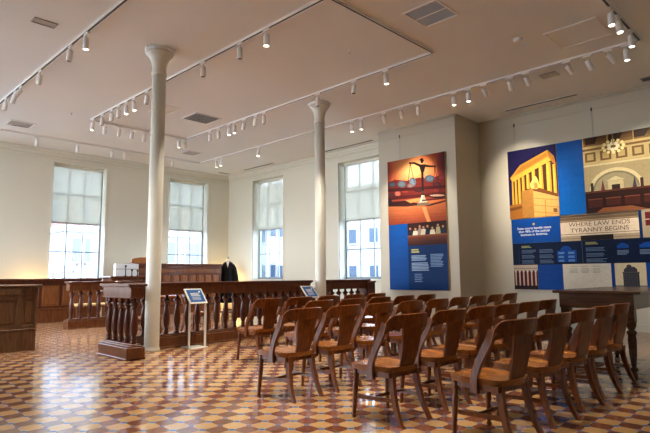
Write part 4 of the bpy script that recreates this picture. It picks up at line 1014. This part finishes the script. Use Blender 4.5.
# ------------------------------------------------------------------ light
sc = bpy.context.scene
w = bpy.data.worlds.new('World'); sc.world = w; w.use_nodes = True
nt = w.node_tree; bg = nt.nodes['Background']
tc = nt.nodes.new('ShaderNodeTexCoord'); sp = nt.nodes.new('ShaderNodeSeparateXYZ'); nt.links.new(tc.outputs['Generated'], sp.inputs[0])
no = nt.nodes.new('ShaderNodeTexNoise'); no.inputs['Scale'].default_value = 2.5; no.inputs['Detail'].default_value = 5; nt.links.new(tc.outputs['Generated'], no.inputs['Vector'])
cr = nt.nodes.new('ShaderNodeValToRGB'); cr.color_ramp.elements[0].position = .0; cr.color_ramp.elements[0].color = (.86, .93, 1.0, 1)
cr.color_ramp.elements[1].position = .6; cr.color_ramp.elements[1].color = (.42, .62, .95, 1)
nt.links.new(sp.outputs[2], cr.inputs[0])
cl = nt.nodes.new('ShaderNodeValToRGB'); cl.color_ramp.elements[0].position = .5; cl.color_ramp.elements[1].position = .65; nt.links.new(no.outputs['Fac'], cl.inputs[0])
nt.links.new(mixc(nt, cl.outputs[0], cr.outputs[0], (.95, .97, 1.0)), bg.inputs[0]); bg.inputs[1].default_value = 5.2
def portal(loc, rot, sx, sy):
    l = bpy.data.lights.new('daylight_portal', 'AREA'); l.shape = 'RECTANGLE'; l.size = sx; l.size_y = sy; l.cycles.is_portal = True
    o = bpy.data.objects.new('daylight_portal', l); C.objects.link(o); o.location = loc; o.rotation_euler = rot
zc, zh = (ZS+ZT)/2, ZT-ZS
for l, r_ in [(-2.6, -.2), (.6, 3.0)]+winA: portal(((l+r_)/2, YA+WT+.02, zc), (-PI/2, 0, 0), r_-l, zh)
for l, r_ in winB: portal((XB+WT+.02, -(l+r_)/2, zc), (PI/2, 0, PI/2), r_-l, zh)
for l, r_ in ((8.8, 10.2), (11.0, 13.4), (14.1, 16.6)): portal((X0-.32, (l+r_)/2, zc), (PI/2, 0, -PI/2), r_-l, zh)
for l, r_ in (): portal(((l+r_)/2, Y0-.32, zc), (PI/2, 0, 0), r_-l, zh)
# warm lamp behind the robe and behind the partition, as their glow on the walls shows
def lamp(name, loc, e, r=.05, col=(1, .62, .22)):
    l = bpy.data.lights.new(name, 'POINT'); l.energy = e; l.shadow_soft_size = r; l.color = col
    o = bpy.data.objects.new(name, l); C.objects.link(o); o.location = loc
lamp('corner_uplight', (11.75, 16.4, .75), 14)
lamp('partition_uplight', (5.0, 16.6, .7), 14)

# ------------------------------------------------------------------ camera
cd = bpy.data.cameras.new('camera'); co = bpy.data.objects.new('camera', cd); C.objects.link(co)
cd.sensor_width = 36; cd.lens = 526.4/650*36; cd.clip_start = .05; cd.clip_end = 400
Fv = Vector((.70946932, .69591418, .11116088)); Rv = Vector((.70081268, -.71330873, -.00722765)); Uv = Vector((-.0742622, -.08303075, .99377614))
co.matrix_world = Matrix(((Rv.x, Uv.x, -Fv.x, 0), (Rv.y, Uv.y, -Fv.y, 0), (Rv.z, Uv.z, -Fv.z, 1.2), (0, 0, 0, 1)))
sc.camera = co
sc.view_settings.view_transform = 'Standard'; sc.view_settings.look = 'None'; sc.view_settings.gamma = 1; sc.view_settings.exposure = 1.8
sc.view_settings.use_curve_mapping = False
sc.cycles.use_denoising = True; sc.cycles.max_bounces = 8; sc.cycles.diffuse_bounces = 5; sc.cycles.sample_clamp_indirect = 6; sc.cycles.caustics_reflective = False
